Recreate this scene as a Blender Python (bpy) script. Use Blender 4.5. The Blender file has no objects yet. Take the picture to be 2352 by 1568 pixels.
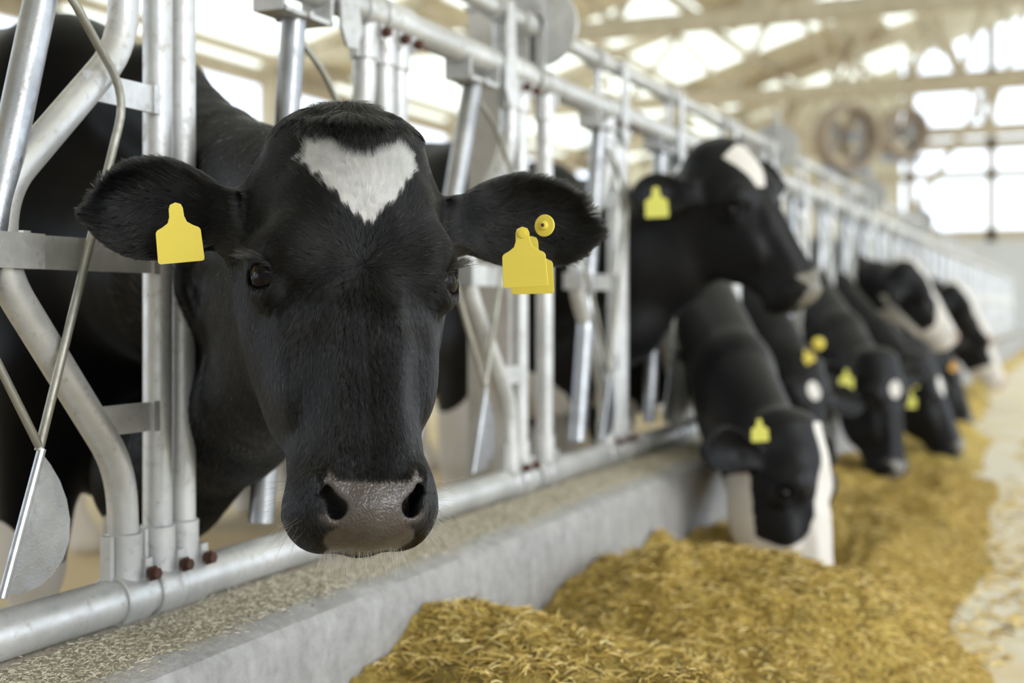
import bpy, math, random
import numpy as np
from mathutils import Vector, Matrix

# ------------------------------------------------------------------ camera, sky, sun, exposure
SC = bpy.context.scene
COL = SC.collection
TH = math.atan(1330 / 3000)                      # the feed fence runs along +Y; the camera is turned left of it
CT, ST = math.cos(TH), math.sin(TH)
CAM_Z = 0.86
cam_data = bpy.data.cameras.new('camera')
cam_data.sensor_width = 36.0
cam_data.lens = 36.0 * 3000 / 2352
cam_data.shift_y = -(784 - 708) / 2352.0
cam_data.clip_start = 0.05
cam_data.clip_end = 200
cam_data.dof.use_dof = True
cam_data.dof.focus_distance = 1.50
cam_data.dof.aperture_fstop = 2.7
cam_data.dof.aperture_blades = 0
camera = bpy.data.objects.new('camera', cam_data)
COL.objects.link(camera)
camera.location = (0, 0, CAM_Z)
camera.rotation_euler = (math.pi / 2, 0, TH)
SC.camera = camera
SC.view_settings.view_transform = 'Standard'
SC.view_settings.look = 'None'
SC.view_settings.gamma = 1
SC.view_settings.use_curve_mapping = False
SC.view_settings.exposure = 0.0
SC.cycles.use_denoising = True
SC.cycles.max_bounces = 8
SC.cycles.transparent_max_bounces = 8
SC.cycles.caustics_reflective = False
SC.cycles.caustics_refractive = False

world = bpy.data.worlds.new('bright_overcast_sky')
SC.world = world
world.use_nodes = True
wn = world.node_tree.nodes
wl = world.node_tree.links
wn.clear()
w_out = wn.new('ShaderNodeOutputWorld')
w_bg = wn.new('ShaderNodeBackground')
w_tc = wn.new('ShaderNodeTexCoord')
w_sep = wn.new('ShaderNodeSeparateXYZ')
w_rmp = wn.new('ShaderNodeValToRGB')
w_rmp.color_ramp.elements[0].position = 0.0
w_rmp.color_ramp.elements[0].color = (0.78, 0.88, 1.0, 1)
w_rmp.color_ramp.elements[1].position = 0.6
w_rmp.color_ramp.elements[1].color = (0.74, 0.86, 1.0, 1)
wl.new(w_tc.outputs['Generated'], w_sep.inputs[0])
wl.new(w_sep.outputs['Z'], w_rmp.inputs[0])
wl.new(w_rmp.outputs[0], w_bg.inputs[0])
w_bg.inputs[1].default_value = 2.65
wl.new(w_bg.outputs[0], w_out.inputs[0])

sun_data = bpy.data.lights.new('hazy_sun', 'SUN')
sun_data.energy = 1.3
sun_data.angle = math.radians(25)
sun_data.color = (1.0, 0.95, 0.87)
sun = bpy.data.objects.new('hazy_sun', sun_data)
COL.objects.link(sun)
sun.location = (12, -4, 5)
sun.rotation_euler = Vector((3.0, -1.0, 1.15)).to_track_quat('Z', 'Y').to_euler()

# ------------------------------------------------------------------ small helpers
rng = np.random.default_rng(7)
random.seed(7)

def tag(o, label=None, cat=None, group=None, kind=None):
    if label: o['label'] = label
    if cat: o['category'] = cat
    if group: o['group'] = group
    if kind: o['kind'] = kind
    return o

def empty(name, loc=(0, 0, 0), label=None, cat=None, group=None):
    o = bpy.data.objects.new(name, None)
    o.empty_display_size = 0.1
    COL.objects.link(o)
    o.location = loc
    return tag(o, label, cat, group)

def link(name, me, mat=None, parent=None):
    o = bpy.data.objects.new(name, me)
    COL.objects.link(o)
    if mat is not None:
        me.materials.append(mat)
    if parent is not None:
        o.parent = parent
        o.matrix_parent_inverse = Matrix.Translation(-Vector(parent.location))
    return o

def copy_tree(o, parent=None):
    c = o.copy()
    COL.objects.link(c)
    if parent is not None:
        c.parent = parent
    for ch in list(o.children):
        copy_tree(ch, c)
    return c

class MB:
    """collects shapes as one mesh"""
    def __init__(self):
        self.v, self.f, self.n = [], [], 0
    def add(self, verts, faces):
        verts = [tuple(p) for p in verts]
        self.f += [tuple(i + self.n for i in f) for f in faces]
        self.v += verts
        self.n += len(verts)
        return self
    def box(self, lo, hi, M=None):
        x0, y0, z0 = lo; x1, y1, z1 = hi
        v = [Vector(p) for p in ((x0,y0,z0),(x1,y0,z0),(x1,y1,z0),(x0,y1,z0),(x0,y0,z1),(x1,y0,z1),(x1,y1,z1),(x0,y1,z1))]
        if M is not None: v = [M @ p for p in v]
        return self.add(v, [(0,3,2,1),(4,5,6,7),(0,1,5,4),(1,2,6,5),(2,3,7,6),(3,0,4,7)])
    def beam(self, a, b, w, h, up=(0, 0, 1)):
        a, b = Vector(a), Vector(b)
        d = (b - a); L = d.length; d.normalize()
        s = d.cross(Vector(up))
        if s.length < 1e-4: s = d.cross(Vector((1, 0, 0)))
        s.normalize(); u = s.cross(d)
        M = Matrix((( d.x, s.x, u.x, a.x),(d.y, s.y, u.y, a.y),(d.z, s.z, u.z, a.z),(0,0,0,1)))
        return self.box((0, -w/2, -h/2), (L, w/2, h/2), M)
    def tube(self, pts, r, seg=20, cap=True, closed=False):
        pts = [Vector(p) for p in pts]
        n = len(pts)
        rs = r if hasattr(r, '__len__') else [r] * n
        tang = []
        for i in range(n):
            if closed: t = pts[(i+1) % n] - pts[i-1]
            else: t = pts[min(i+1, n-1)] - pts[max(i-1, 0)]
            tang.append(t.normalized())
        ref = Vector((0, 0, 1)) if abs(tang[0].z) < .9 else Vector((1, 0, 0))
        nrm = tang[0].cross(ref).normalized()
        V, Fc = [], []
        for i in range(n):
            nrm = (nrm - tang[i] * nrm.dot(tang[i])).normalized()
            bi = tang[i].cross(nrm)
            for k in range(seg):
                a = 2 * math.pi * k / seg
                V.append(pts[i] + (nrm * math.cos(a) + bi * math.sin(a)) * rs[i])
        m = n if closed else n - 1
        for i in range(m):
            j = (i + 1) % n
            for k in range(seg):
                k2 = (k + 1) % seg
                Fc.append((i*seg+k, i*seg+k2, j*seg+k2, j*seg+k))
        if cap and not closed:
            Fc.append(tuple(range(seg))[::-1])
            Fc.append(tuple(range((n-1)*seg, n*seg)))
        return self.add(V, Fc)
    def prism(self, outline, origin, ax, ay, thick):
        """flat outline (2d) in the plane ax, ay given a thickness along the normal"""
        origin, ax, ay = Vector(origin), Vector(ax), Vector(ay)
        nrm = ax.cross(ay).normalized() * (thick / 2)
        k = len(outline)
        V = [origin + ax*p[0] + ay*p[1] + nrm for p in outline] + [origin + ax*p[0] + ay*p[1] - nrm for p in outline]
        Fc = [tuple(range(k)), tuple(range(k, 2*k))[::-1]]
        for i in range(k):
            j = (i+1) % k
            Fc.append((i, i+k, j+k, j))
        return self.add(V, Fc)
    def mesh(self, name, smooth=True, bevel=0):
        me = bpy.data.meshes.new(name)
        me.from_pydata(self.v, [], self.f)
        me.update()
        if smooth:
            me.polygons.foreach_set('use_smooth', [True] * len(me.polygons))
            try: me.set_sharp_from_angle(angle=math.radians(38))
            except Exception: pass
        return me
    def build(self, name, mat, parent=None, smooth=True):
        return link(name, self.mesh(name, smooth), mat, parent)

def smooth_path(pts, r=0.07, n=7):
    """a polyline whose corners are rounded like bent tube"""
    pts = [Vector(p) for p in pts]
    out = [pts[0]]
    for i in range(1, len(pts) - 1):
        a, b, c = pts[i-1], pts[i], pts[i+1]
        la, lc = (a-b).length, (c-b).length
        q = min(r, la*.49, lc*.49)
        s, e = b + (a-b).normalized()*q, b + (c-b).normalized()*q
        for k in range(n + 1):
            t = k / n
            out.append(s*(1-t)**2 + b*2*t*(1-t) + e*t*t)
    out.append(pts[-1])
    return out

# ------------------------------------------------------------------ node materials
def new_mat(name):
    m = bpy.data.materials.new(name)
    m.use_nodes = True
    nt = m.node_tree
    return m, nt, nt.nodes['Principled BSDF']

def N(nt, kind, **kw):
    n = nt.nodes.new(kind)
    for k, v in kw.items():
        if k.startswith('i_'):
            key = k[2:]
            key = int(key) if key.isdigit() else key.replace('_', ' ')
            n.inputs[key].default_value = v
        else:
            setattr(n, k, v)
    return n

def ramp(nt, stops, fac=None, interp='LINEAR'):
    n = nt.nodes.new('ShaderNodeValToRGB')
    cr = n.color_ramp
    cr.interpolation = interp
    while len(cr.elements) < len(stops): cr.elements.new(0.5)
    for e, (p, c) in zip(cr.elements, stops):
        e.position = p
        e.color = (c, c, c, 1) if not hasattr(c, '__len__') else (*c, 1)
    if fac is not None: nt.links.new(fac, n.inputs[0])
    return n

def noise(nt, scale, detail=4, rough=.55, vec=None, dist=0):
    n = N(nt, 'ShaderNodeTexNoise', i_Scale=scale, i_Detail=detail, i_Roughness=rough, i_Distortion=dist)
    if vec is not None: nt.links.new(vec, n.inputs['Vector'])
    return n

def obj_vec(nt, scale=(1, 1, 1)):
    tc = nt.nodes.new('ShaderNodeTexCoord')
    mp = N(nt, 'ShaderNodeMapping')
    mp.inputs['Scale'].default_value = scale
    nt.links.new(tc.outputs['Object'], mp.inputs[0])
    return mp.outputs[0]

def world_vec(nt, scale=(1, 1, 1)):
    g = nt.nodes.new('ShaderNodeNewGeometry')
    mp = N(nt, 'ShaderNodeMapping')
    mp.inputs['Scale'].default_value = scale
    nt.links.new(g.outputs['Position'], mp.inputs[0])
    return mp.outputs[0]

def bump(nt, bsdf, h, strength=.3, dist=.01):
    b = N(nt, 'ShaderNodeBump')
    b.inputs['Strength'].default_value = strength
    b.inputs['Distance'].default_value = dist
    nt.links.new(h, b.inputs['Height'])
    nt.links.new(b.outputs[0], bsdf.inputs['Normal'])

def mix(nt, fac, a, b, mode='MIX'):
    n = N(nt, 'ShaderNodeMix', data_type='RGBA', blend_type=mode)
    for sock, v in ((n.inputs[0], fac), (n.inputs[6], a), (n.inputs[7], b)):
        if isinstance(v, (int, float)): sock.default_value = v
        elif isinstance(v, tuple): sock.default_value = (*v, 1)
        else: nt.links.new(v, sock)
    return n.outputs[2]

def steel(name, c0, c1, c2, rough=.42, metal=.75, stain=.25):
    m, nt, b = new_mat(name)
    v = world_vec(nt)
    n1 = noise(nt, 9, 5, .6, v)
    n2 = noise(nt, 55, 6, .7, v)
    n3 = noise(nt, 260, 3, .6, v)
    base = ramp(nt, [(.3, c0), (.55, c1), (.75, c2)], n1.outputs[0])
    dirt = ramp(nt, [(.56, 0), (.72, 1)], n2.outputs[0])
    mm = N(nt, 'ShaderNodeMath', operation='MULTIPLY'); mm.inputs[1].default_value = stain
    nt.links.new(dirt.outputs[0], mm.inputs[0])
    c = mix(nt, mm.outputs[0], base.outputs[0], (.26, .19, .12))
    nt.links.new(c, b.inputs['Base Color'])
    b.inputs['Metallic'].default_value = metal
    r = ramp(nt, [(.35, rough - .1), (.7, rough + .18)], n2.outputs[0])
    nt.links.new(r.outputs[0], b.inputs['Roughness'])
    bump(nt, b, n3.outputs[0], .12, .002)
    return m

M = {}
M['galv'] = steel('galvanised_steel', (.52, .52, .52), (.66, .66, .655), (.78, .78, .785), .42, .50, .5)
M['galv_dark'] = steel('weathered_steel', (.30, .31, .33), (.42, .43, .45), (.55, .57, .60), .36, .8, .3)
M['rod'] = steel('dull_rod_steel', (.28, .27, .23), (.40, .39, .34), (.52, .51, .46), .5, .7, .4)
M['rust'] = steel('rusty_bolt', (.07, .03, .02), (.12, .05, .035), (.2, .09, .06), .75, .2, .3)
M['roof_steel'] = steel('beige_roof_steel', (.42,.36,.27), (.54, .47, .36), (.64, .57, .46), .6, .0, .35)
M['pink_post'] = steel('pale_painted_column', (.62, .58, .55), (.72, .69, .66), (.8, .78, .76), .55, .1, .3)

# ------------------------------------------------------------------ implicit surfaces for the animals
def smin(a, b, k):
    h = np.clip(.5 + .5 * (b - a) / k, 0, 1)
    return b + (a - b) * h - k * h * (1 - h)

def smax(a, b, k):
    return -smin(-a, -b, k)

def ell(p, c, r, ang=None):
    """ellipsoid; ang = (axis, degrees) turns it"""
    q = p - np.array(c, np.float32)
    if ang is not None:
        R = np.array(Matrix.Rotation(math.radians(ang[1]), 3, ang[0]), np.float32)
        q = q @ R
    r = np.array(r, np.float32)
    k0 = np.sqrt(((q / r) ** 2).sum(1)) + 1e-6
    k1 = np.sqrt(((q / r ** 2) ** 2).sum(1)) + 1e-6
    return k0 * (k0 - 1) / k1

def cone(p, a, b, r1, r2):
    """capsule with two radii"""
    a, b = np.array(a, np.float32), np.array(b, np.float32)
    ba = b - a
    t = np.clip(((p - a) @ ba) / (ba @ ba), 0, 1)
    q = p - a - t[:, None] * ba
    return np.sqrt((q * q).sum(1)) - (r1 + (r2 - r1) * t)

def sdf_mesh(fn, lo, hi, h):
    lo, hi = np.array(lo, np.float64), np.array(hi, np.float64)
    S = 4
    nc = np.ceil((hi - lo) / (h * S)).astype(int)
    ax = [lo[i] + np.arange(nc[i] + 1) * h * S for i in range(3)]
    G = np.stack(np.meshgrid(*ax, indexing='ij'), -1).reshape(-1, 3).astype(np.float32)
    fc = np.concatenate([fn(G[i:i+400000]) for i in range(0, len(G), 400000)]).reshape(nc + 1)
    lim = h * S * 1.9
    near = np.zeros(nc, bool)
    for i in (0, 1):
        for j in (0, 1):
            for k in (0, 1):
                near |= np.abs(fc[i:nc[0]+i, j:nc[1]+j, k:nc[2]+k]) < lim
    nf = nc * S + 1
    F = np.empty(nf, np.float32)
    rep = fc
    for a in range(3):
        rep = np.repeat(rep, S, axis=a)
    F[:] = rep[:nf[0], :nf[1], :nf[2]]
    mk = np.zeros(nf, bool)
    nr = near
    for a in range(3):
        nr = np.repeat(nr, S, axis=a)
    for i in (0, 1):
        for j in (0, 1):
            for k in (0, 1):
                mk[i:nf[0]-1+i, j:nf[1]-1+j, k:nf[2]-1+k] |= nr
    idx = np.argwhere(mk)
    P = (lo + idx * h).astype(np.float32)
    val = np.concatenate([fn(P[i:i+400000]) for i in range(0, len(P), 400000)]) if len(P) else np.zeros(0, np.float32)
    F[mk] = val
    ins = F < 0
    n = nf - 1
    cnt = np.zeros(n, np.uint8)
    for i in (0, 1):
        for j in (0, 1):
            for k in (0, 1):
                cnt += ins[i:n[0]+i, j:n[1]+j, k:n[2]+k]
    cell = np.argwhere((cnt > 0) & (cnt < 8))
    vid = np.full(n, -1, np.int32)
    vid[cell[:, 0], cell[:, 1], cell[:, 2]] = np.arange(len(cell))
    acc = np.zeros((len(cell), 3)); num = np.zeros(len(cell))
    cor = [(i, j, k) for i in (0, 1) for j in (0, 1) for k in (0, 1)]
    cv = {c: F[cell[:, 0]+c[0], cell[:, 1]+c[1], cell[:, 2]+c[2]] for c in cor}
    for c in cor:
        for a in range(3):
            if c[a] == 0:
                d = list(c); d[a] = 1; d = tuple(d)
                f0, f1 = cv[c], cv[d]
                cr = (f0 < 0) != (f1 < 0)
                t = np.where(cr, f0 / np.where(cr, f0 - f1, 1), 0)
                pt = np.tile(np.array(c, float), (len(cell), 1))
                pt[:, a] = t
                acc += pt * cr[:, None]; num += cr
    V = lo + (cell + acc / num[:, None]) * h
    quads = []
    for a in range(3):
        b, c = (a + 1) % 3, (a + 2) % 3
        s0 = [slice(None)] * 3; s1 = [slice(None)] * 3
        s0[a] = slice(0, nf[a]-1); s1[a] = slice(1, nf[a])
        e0, e1 = ins[tuple(s0)], ins[tuple(s1)]
        ed = np.argwhere(e0 != e1)
        ok = (ed[:, b] > 0) & (ed[:, c] > 0) & (ed[:, b] < nf[b]-1) & (ed[:, c] < nf[c]-1)
        ed = ed[ok]
        fl = e0[ed[:, 0], ed[:, 1], ed[:, 2]]
        def g(db, dc):
            q = ed.copy(); q[:, b] -= db; q[:, c] -= dc
            return vid[q[:, 0], q[:, 1], q[:, 2]]
        q = np.stack([g(1, 1), g(0, 1), g(0, 0), g(1, 0)], 1)
        q[~fl] = q[~fl][:, ::-1]
        quads.append(q)
    Q = np.concatenate(quads)
    Q = Q[(Q >= 0).all(1)]
    V = V.astype(np.float32)
    for _ in range(2):
        g, f0 = sdf_grad(fn, V)
        gl = np.sqrt((g * g).sum(1)) + 1e-5
        st = np.clip(f0 / gl, -h * .6, h * .6)
        V = V - g / gl[:, None] * st[:, None]
    return V, Q

def sdf_grad(fn, P, e=.0012):
    out = []; ff = []
    for i in range(0, len(P), 300000):
        p = P[i:i+300000]
        g = np.stack([fn(p + np.eye(3, dtype=np.float32)[a] * e) - fn(p - np.eye(3, dtype=np.float32)[a] * e) for a in range(3)], 1) / (2 * e)
        out.append(g); ff.append(fn(p))
    return np.concatenate(out), np.concatenate(ff)

def np_mesh(name, V, Q):
    me = bpy.data.meshes.new(name)
    me.vertices.add(len(V)); me.loops.add(Q.size); me.polygons.add(len(Q))
    me.vertices.foreach_set('co', np.ascontiguousarray(V, np.float32).ravel())
    me.loops.foreach_set('vertex_index', np.ascontiguousarray(Q, np.int32).ravel())
    me.polygons.foreach_set('loop_start', np.arange(0, Q.size, 4, dtype=np.int32))
    me.polygons.foreach_set('use_smooth', np.ones(len(Q), bool))
    me.update(calc_edges=True)
    me.validate()
    return me

def add_attr(me, name, val):
    a = me.attributes.new(name, 'FLOAT', 'POINT')
    a.data.foreach_set('value', np.ascontiguousarray(val, np.float32))

# ---- the head of a cow, in its own frame: x sideways, y out of the face, z up along the face, origin on the brow line
HK = np.array([
    # z,     w,    yw,    yf,    yb,   nf,  nb
    [ .175, .076, -.090, -.014, -.155, 2.3, 2.0],
    [ .130, .093, -.095,  .002, -.185, 2.3, 2.0],
    [ .080, .105, -.095,  .008, -.210, 2.3, 2.0],
    [ .030, .106, -.095,  .007, -.228, 2.15, 2.1],
    [-.030, .098, -.105,  .003, -.238, 1.9, 2.2],
    [-.080, .091, -.110,  .000, -.232, 1.8, 2.3],
    [-.130, .084, -.108, -.001, -.208, 1.8, 2.3],
    [-.175, .077, -.100,  .000, -.180, 1.9, 2.3],
    [-.215, .077, -.090,  .003, -.155, 2.1, 2.3],
    [-.245, .076, -.085,  .007, -.140, 2.2, 2.2],
], np.float32)[::-1]

EYE_C = (.1015, -.0500, .006)
EYE_G = np.array((.74, .66, .10), np.float32); EYE_G /= np.linalg.norm(EYE_G)
_s = math.radians(24)
EYE_T = np.array((-.66, .74, 0), np.float32)
EYE_U = np.cross(EYE_G, EYE_T); EYE_U *= (1 if EYE_U[2] > 0 else -1)
EYE_T, EYE_U = EYE_T*math.cos(_s) - EYE_U*math.sin(_s), EYE_U*math.cos(_s) + EYE_T*math.sin(_s)
EYE_T = EYE_T.astype(np.float32); EYE_U = EYE_U.astype(np.float32)

def head_sdf(P, open_eyes=True):
    x, y, z = P[:, 0], P[:, 1], P[:, 2]
    ax = np.abs(x)
    zc = np.clip(z, -.25, .175)
    zs = HK[:, 0]
    def sp(i):
        # smooth (Catmull-Rom like) interpolation of the key table
        t = np.interp(zc, zs, np.arange(len(zs)))
        k = np.clip(t.astype(int), 0, len(zs) - 2); u = t - k
        a = HK[:, i]
        m = np.gradient(a, zs)
        dz = (zs[k+1] - zs[k])
        h00 = 2*u**3 - 3*u**2 + 1; h10 = u**3 - 2*u**2 + u; h01 = -2*u**3 + 3*u**2; h11 = u**3 - u**2
        return h00*a[k] + h10*dz*m[k] + h01*a[k+1] + h11*dz*m[k+1]
    w, yw, yf, yb, nf, nb = [sp(i) for i in range(1, 7)]
    yy = y - yw
    hh = np.where(yy > 0, yf - yw, yw - yb)
    n = np.where(yy > 0, nf, nb)
    g = ((ax / w + 1e-5) ** n + (np.abs(yy) / hh + 1e-5) ** n) ** (1 / n)
    s = (g - 1) * np.minimum(w, hh) * .9
    q = z - zc
    d = np.where(s > 0, np.sqrt(np.maximum(s, 0)**2 + q*q), np.maximum(s, np.abs(q)*1.0 - .02 + np.minimum(s, 0)))
    d = np.where((s <= 0), np.where(np.abs(q) > 0, np.maximum(s, np.abs(q) - .012), s), np.sqrt(s*s + np.maximum(np.abs(q) - .012, 0)**2))
    A = np.stack([ax, y, z], 1)                      # mirrored coordinates
    U = lambda e, k: smin(d, e, k)
    d = U(ell(A, (0, -.082, .172), (.082, .066, .058)), .03)            # poll
    d = U(ell(A, (.048, -.095, .176), (.040, .050, .042)), .03)
    d = U(cone(A, (.080, -.12, .118), (.125, -.145, .100), .040, .034), .035)   # where the ears join
    d = U(ell(A, (.092, -.058, .044), (.028, .040, .032)), .03)           # brow
    d = U(ell(A, (.068, -.020, .032), (.030, .022, .034)), .022)
    d = U(ell(A, (.1000, -.056, .004), (.0255, .032, .031)), .014)          # eye ball and lids
    d = U(ell(A, (.064, -.150, -.060), (.036, .075, .105)), .035)         # cheek
    d = U(ell(A, (.071, -.070, -.095), (.020, .034, .055)), .030)         # facial crest
    d = U(cone(A, (.030, -.018, -.05), (.030, -.018, -.21), .016, .018), .035)  # bridge of the nose
    d = smax(d, -ell(A, (.070, .010, -.048), (.026, .030, .034), ('X', -12)), .016)     # hollow below the eye
    d = smax(d, -ell(A, (.066, .004, -.150), (.018, .024, .055)), .022)                  # hollow beside the nose
    d = smax(d, -ell(A, (.0, .030, .030), (.030, .026, .050)), .02)
    d = smax(d, -ell(A, (.125, -.055, .085), (.022, .05, .03)), .03)                      # temple
    # muzzle
    d = U(ell(A, (0, -.058, -.258), (.072, .066, .050)), .02)
    d = U(ell(A, (.047, -.062, -.252), (.033, .052, .046)), .02)          # wings of the nostrils
    d = U(ell(A, (.045, -.082, -.268), (.034, .052, .034)), .02)          # upper lip, sides
    d = U(ell(A, (0, -.032, -.272), (.052, .042, .030)), .02)
    d = U(cone(A, (0, -.105, -.215), (0, -.085, -.275), .052, .036), .012)   # lower jaw and chin
    # nostrils
    B = A.copy(); B[:, 1] = (B[:, 1] + .018) * .34
    rim = cone(B, (.0515, 0, -.2340), (.0380, 0, -.2680), .011, .0185)
    d = np.where(y > -.05, smin(d, np.maximum(rim, ell(A, (.047, -.018, -.252), (.032, .026, .036))), .012), d)
    hole = cone(B, (.0535, 0, -.2270), (.0500, 0, -.250), .0028, .0078)
    hole = smin(hole, cone(B, (.0500, 0, -.250), (.0400, 0, -.2680), .0078, .0130), .006)
    d = smax(d, -hole, .005)
    if open_eyes:
        # eye opening: an almond cut through the lids down to the eyeball, looking out and forwards
        E = A - np.array(EYE_C, np.float32)
        ga = E @ EYE_G
        e1 = E @ EYE_U; e0 = E @ EYE_T
        cut = (np.sqrt((e0/.0225)**2 + ((e1 + .001)/.0185)**2 + 1e-6) - 1) * .0150
        cut = np.where(ga > .004, cut, np.maximum(cut, (.004 - ga)))
        d = smax(d, -cut, .003)
    return d

# ------------------------------------------------------------------ ears, neck and body
ET = np.array([0, .12, .25, .40, .58, .74, .88, 1.0])
EH = np.array([.028, .035, .046, .055, .057, .051, .036, .010])

def cub(t, xs, ys):
    xs = np.asarray(xs, float); ys = np.asarray(ys, float)
    m = np.gradient(ys, xs)
    k = np.clip(np.searchsorted(xs, t) - 1, 0, len(xs) - 2)
    dz = xs[k+1] - xs[k]; u = (t - xs[k]) / dz
    return ((2*u**3 - 3*u**2 + 1)*ys[k] + (u**3 - 2*u**2 + u)*dz*m[k] + (3*u**2 - 2*u**3)*ys[k+1] + (u**3 - u**2)*dz*m[k+1]).astype(np.float32)

def ear_sdf(P, root, tip, nrm, scale=1.0):
    root, tip, nrm = [np.array(v, float) for v in (root, tip, nrm)]
    e = tip - root; L = np.linalg.norm(e); e /= L
    nrm = nrm - e * (nrm @ e); nrm /= np.linalg.norm(nrm)
    u = np.cross(nrm, e)
    if u[2] < 0: u = -u
    q = P - root.astype(np.float32)
    t = (q @ e.astype(np.float32)) / L
    v = q @ u.astype(np.float32)
    n = q @ nrm.astype(np.float32)
    tc = np.clip(t, 0, 1)
    v = v - .012 * np.sin(tc * 2.6)                       # the upper edge arches
    hh = cub(tc, ET, EH) * scale
    dep = cub(tc, [0, .2, .5, .85, 1], [.012, .028, .030, .016, .0])
    n0 = -dep * (1 - np.clip(np.abs(v) / hh, 0, 1.2) ** 2) + .014 * (1 - tc) - .01
    th = cub(tc, [0, .2, .5, 1], [.020, .011, .0065, .004])
    a = np.maximum(np.abs(n - n0) * .72 - th, 0)
    b = np.maximum(np.abs(v) - hh + .004, 0)
    c = np.maximum(np.maximum(t - 1, -t) * L, 0)
    return np.sqrt(a*a + b*b + c*c) - .003

EARS = dict(L=((-.130, -.125, .104), (-.302, -.145, .100), (.15, 1, -.25)),
            R=((.130, -.125, .110), (.345, -.140, .106), (-.05, 1, -.25)))

def cow_fn(c):
    O = np.array(c['O'], np.float32)
    R = np.stack([np.array(c[k], np.float32) for k in ('X', 'Y', 'Z')], 1)   # columns = head axes in world
    s = c.get('size', 1.0)
    ears = c.get('ears', EARS)
    bx, by = c['body']
    def W(x, y, z):                                     # head frame to world
        return np.array(O + R @ np.array((x*s, y*s, z*s), np.float32))
    poll = W(0, -.125, .125); jaw = W(0, -.165, -.03); mid = W(0, -.15, .05)
    crest = [np.array(p, np.float32) for p in c['crest']]
    throat = [np.array(p, np.float32) for p in c['throat']]
    hc = W(0, -.1, -.05)
    def B(x, y, z): return (bx + x, by + y, z)
    def body(P):
        A = P.copy(); A[:, 1] = by + np.abs(P[:, 1] - by) * 1.14
        d = ell(A, B(-.28, 0, .96), (.46, .27, .40))
        d = smin(d, ell(A, B(-.80, 0, .92), (.62, .36, .43)), .08)
        d = smin(d, ell(A, B(-1.38, 0, 1.08), (.36, .27, .31)), .08)
        d = smin(d, cone(A, B(-.05, 0, 1.30), B(-1.45, 0, 1.33), .085, .085), .12)
        d = smin(d, cone(A, B(-.06, .10, 1.26), B(.06, .20, .78), .085, .10), .10)
        d = smin(d, ell(A, B(.06, 0, .70), (.18, .13, .20)), .10)
        d = smin(d, cone(A, B(.02, .17, .72), B(-.02, .15, .40), .095, .058), .06)
        d = smin(d, cone(A, B(-.02, .15, .40), B(-.02, .15, .12), .046, .038), .03)
        d = smin(d, cone(A, B(-.01, .15, .10), B(.02, .15, .035), .050, .058), .02)
        d = smin(d, cone(A, B(-1.42, .17, 1.0), B(-1.28, .20, .66), .17, .10), .08)
        d = smin(d, cone(A, B(-1.28, .20, .66), B(-1.56, .18, .48), .10, .055), .05)
        d = smin(d, cone(A, B(-1.56, .18, .48), B(-1.52, .18, .12), .050, .040), .03)
        d = smin(d, cone(A, B(-1.51, .18, .10), B(-1.47, .18, .035), .050, .058), .02)
        d = smin(d, ell(A, B(-1.12, 0, .56), (.20, .17, .15)), .05)
        d = smin(d, cone(A, B(-1.72, 0, 1.30), B(-1.80, 0, .75), .035, .025), .04)
        d = smin(d, cone(A, B(-1.80, 0, .75), B(-1.79, 0, .45), .03, .05), .03)
        return np.maximum(d, .0 - P[:, 2])
    def fn(P):
        d = body(P)
        cr = np.full(len(P), 9., np.float32)
        for (a, b, r0, r1) in zip([poll] + crest[:-1], crest, c['cr'][:-1], c['cr'][1:]):
            cr = smin(cr, cone(P, a, b, r0, r1), .04)
        for (a, b, r0, r1) in zip([jaw] + throat[:-1], throat, c['tr'][:-1], c['tr'][1:]):
            cr = smin(cr, cone(P, a, b, r0, r1), c.get('nk', .12))
        if 'core' in c:
            pts = [mid] + [np.array(p, np.float32) for p in c['core']]
            for (a, b, r0, r1) in zip(pts[:-1], pts[1:], c['kr'][:-1], c['kr'][1:]):
                cr = smin(cr, cone(P, a, b, r0, r1), .08)
        d = smin(d, cr, .09)
        q = (P - O)
        near = np.linalg.norm(P - hc, axis=1) < .62 * s
        if near.any():
            L = (q[near] @ R) / s
            h = head_sdf(L) * s
            e = np.full(len(L), 9., np.float32)
            for k in ears:
                m = np.linalg.norm(L - np.array(ears[k][0], np.float32), axis=1) < .34
                if m.any():
                    e[m] = np.minimum(e[m], ear_sdf(L[m], *ears[k]) * s)
            # the neck must not close the ears or the face
            dn = smin(d[near], h, .05 * s)
            dn = smin(dn, e, .022 * s)
            d = d.copy(); d[near] = dn
        return d
    return fn, R, O, s, W

def axes(yv, zv):
    """head axes from camera-space (right, up, towards) directions: y out of the face, z from muzzle to poll"""
    cam = np.array([[CT, ST, 0], [0, 0, 1], [ST, -CT, 0]])
    Y = np.array(yv, float) @ cam; Z = np.array(zv, float) @ cam
    Y /= np.linalg.norm(Y)
    Z = Z - Y * (Z @ Y); Z /= np.linalg.norm(Z)
    X = -np.cross(Y, Z)
    if X[0] * 0 > 1: pass
    return X, Y, Z

def at(px, py, d):
    l = (px - 1176) / 3000 * d
    return np.array((l*CT - d*ST, l*ST + d*CT, CAM_Z + (708 - py) / 3000 * d))

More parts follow.
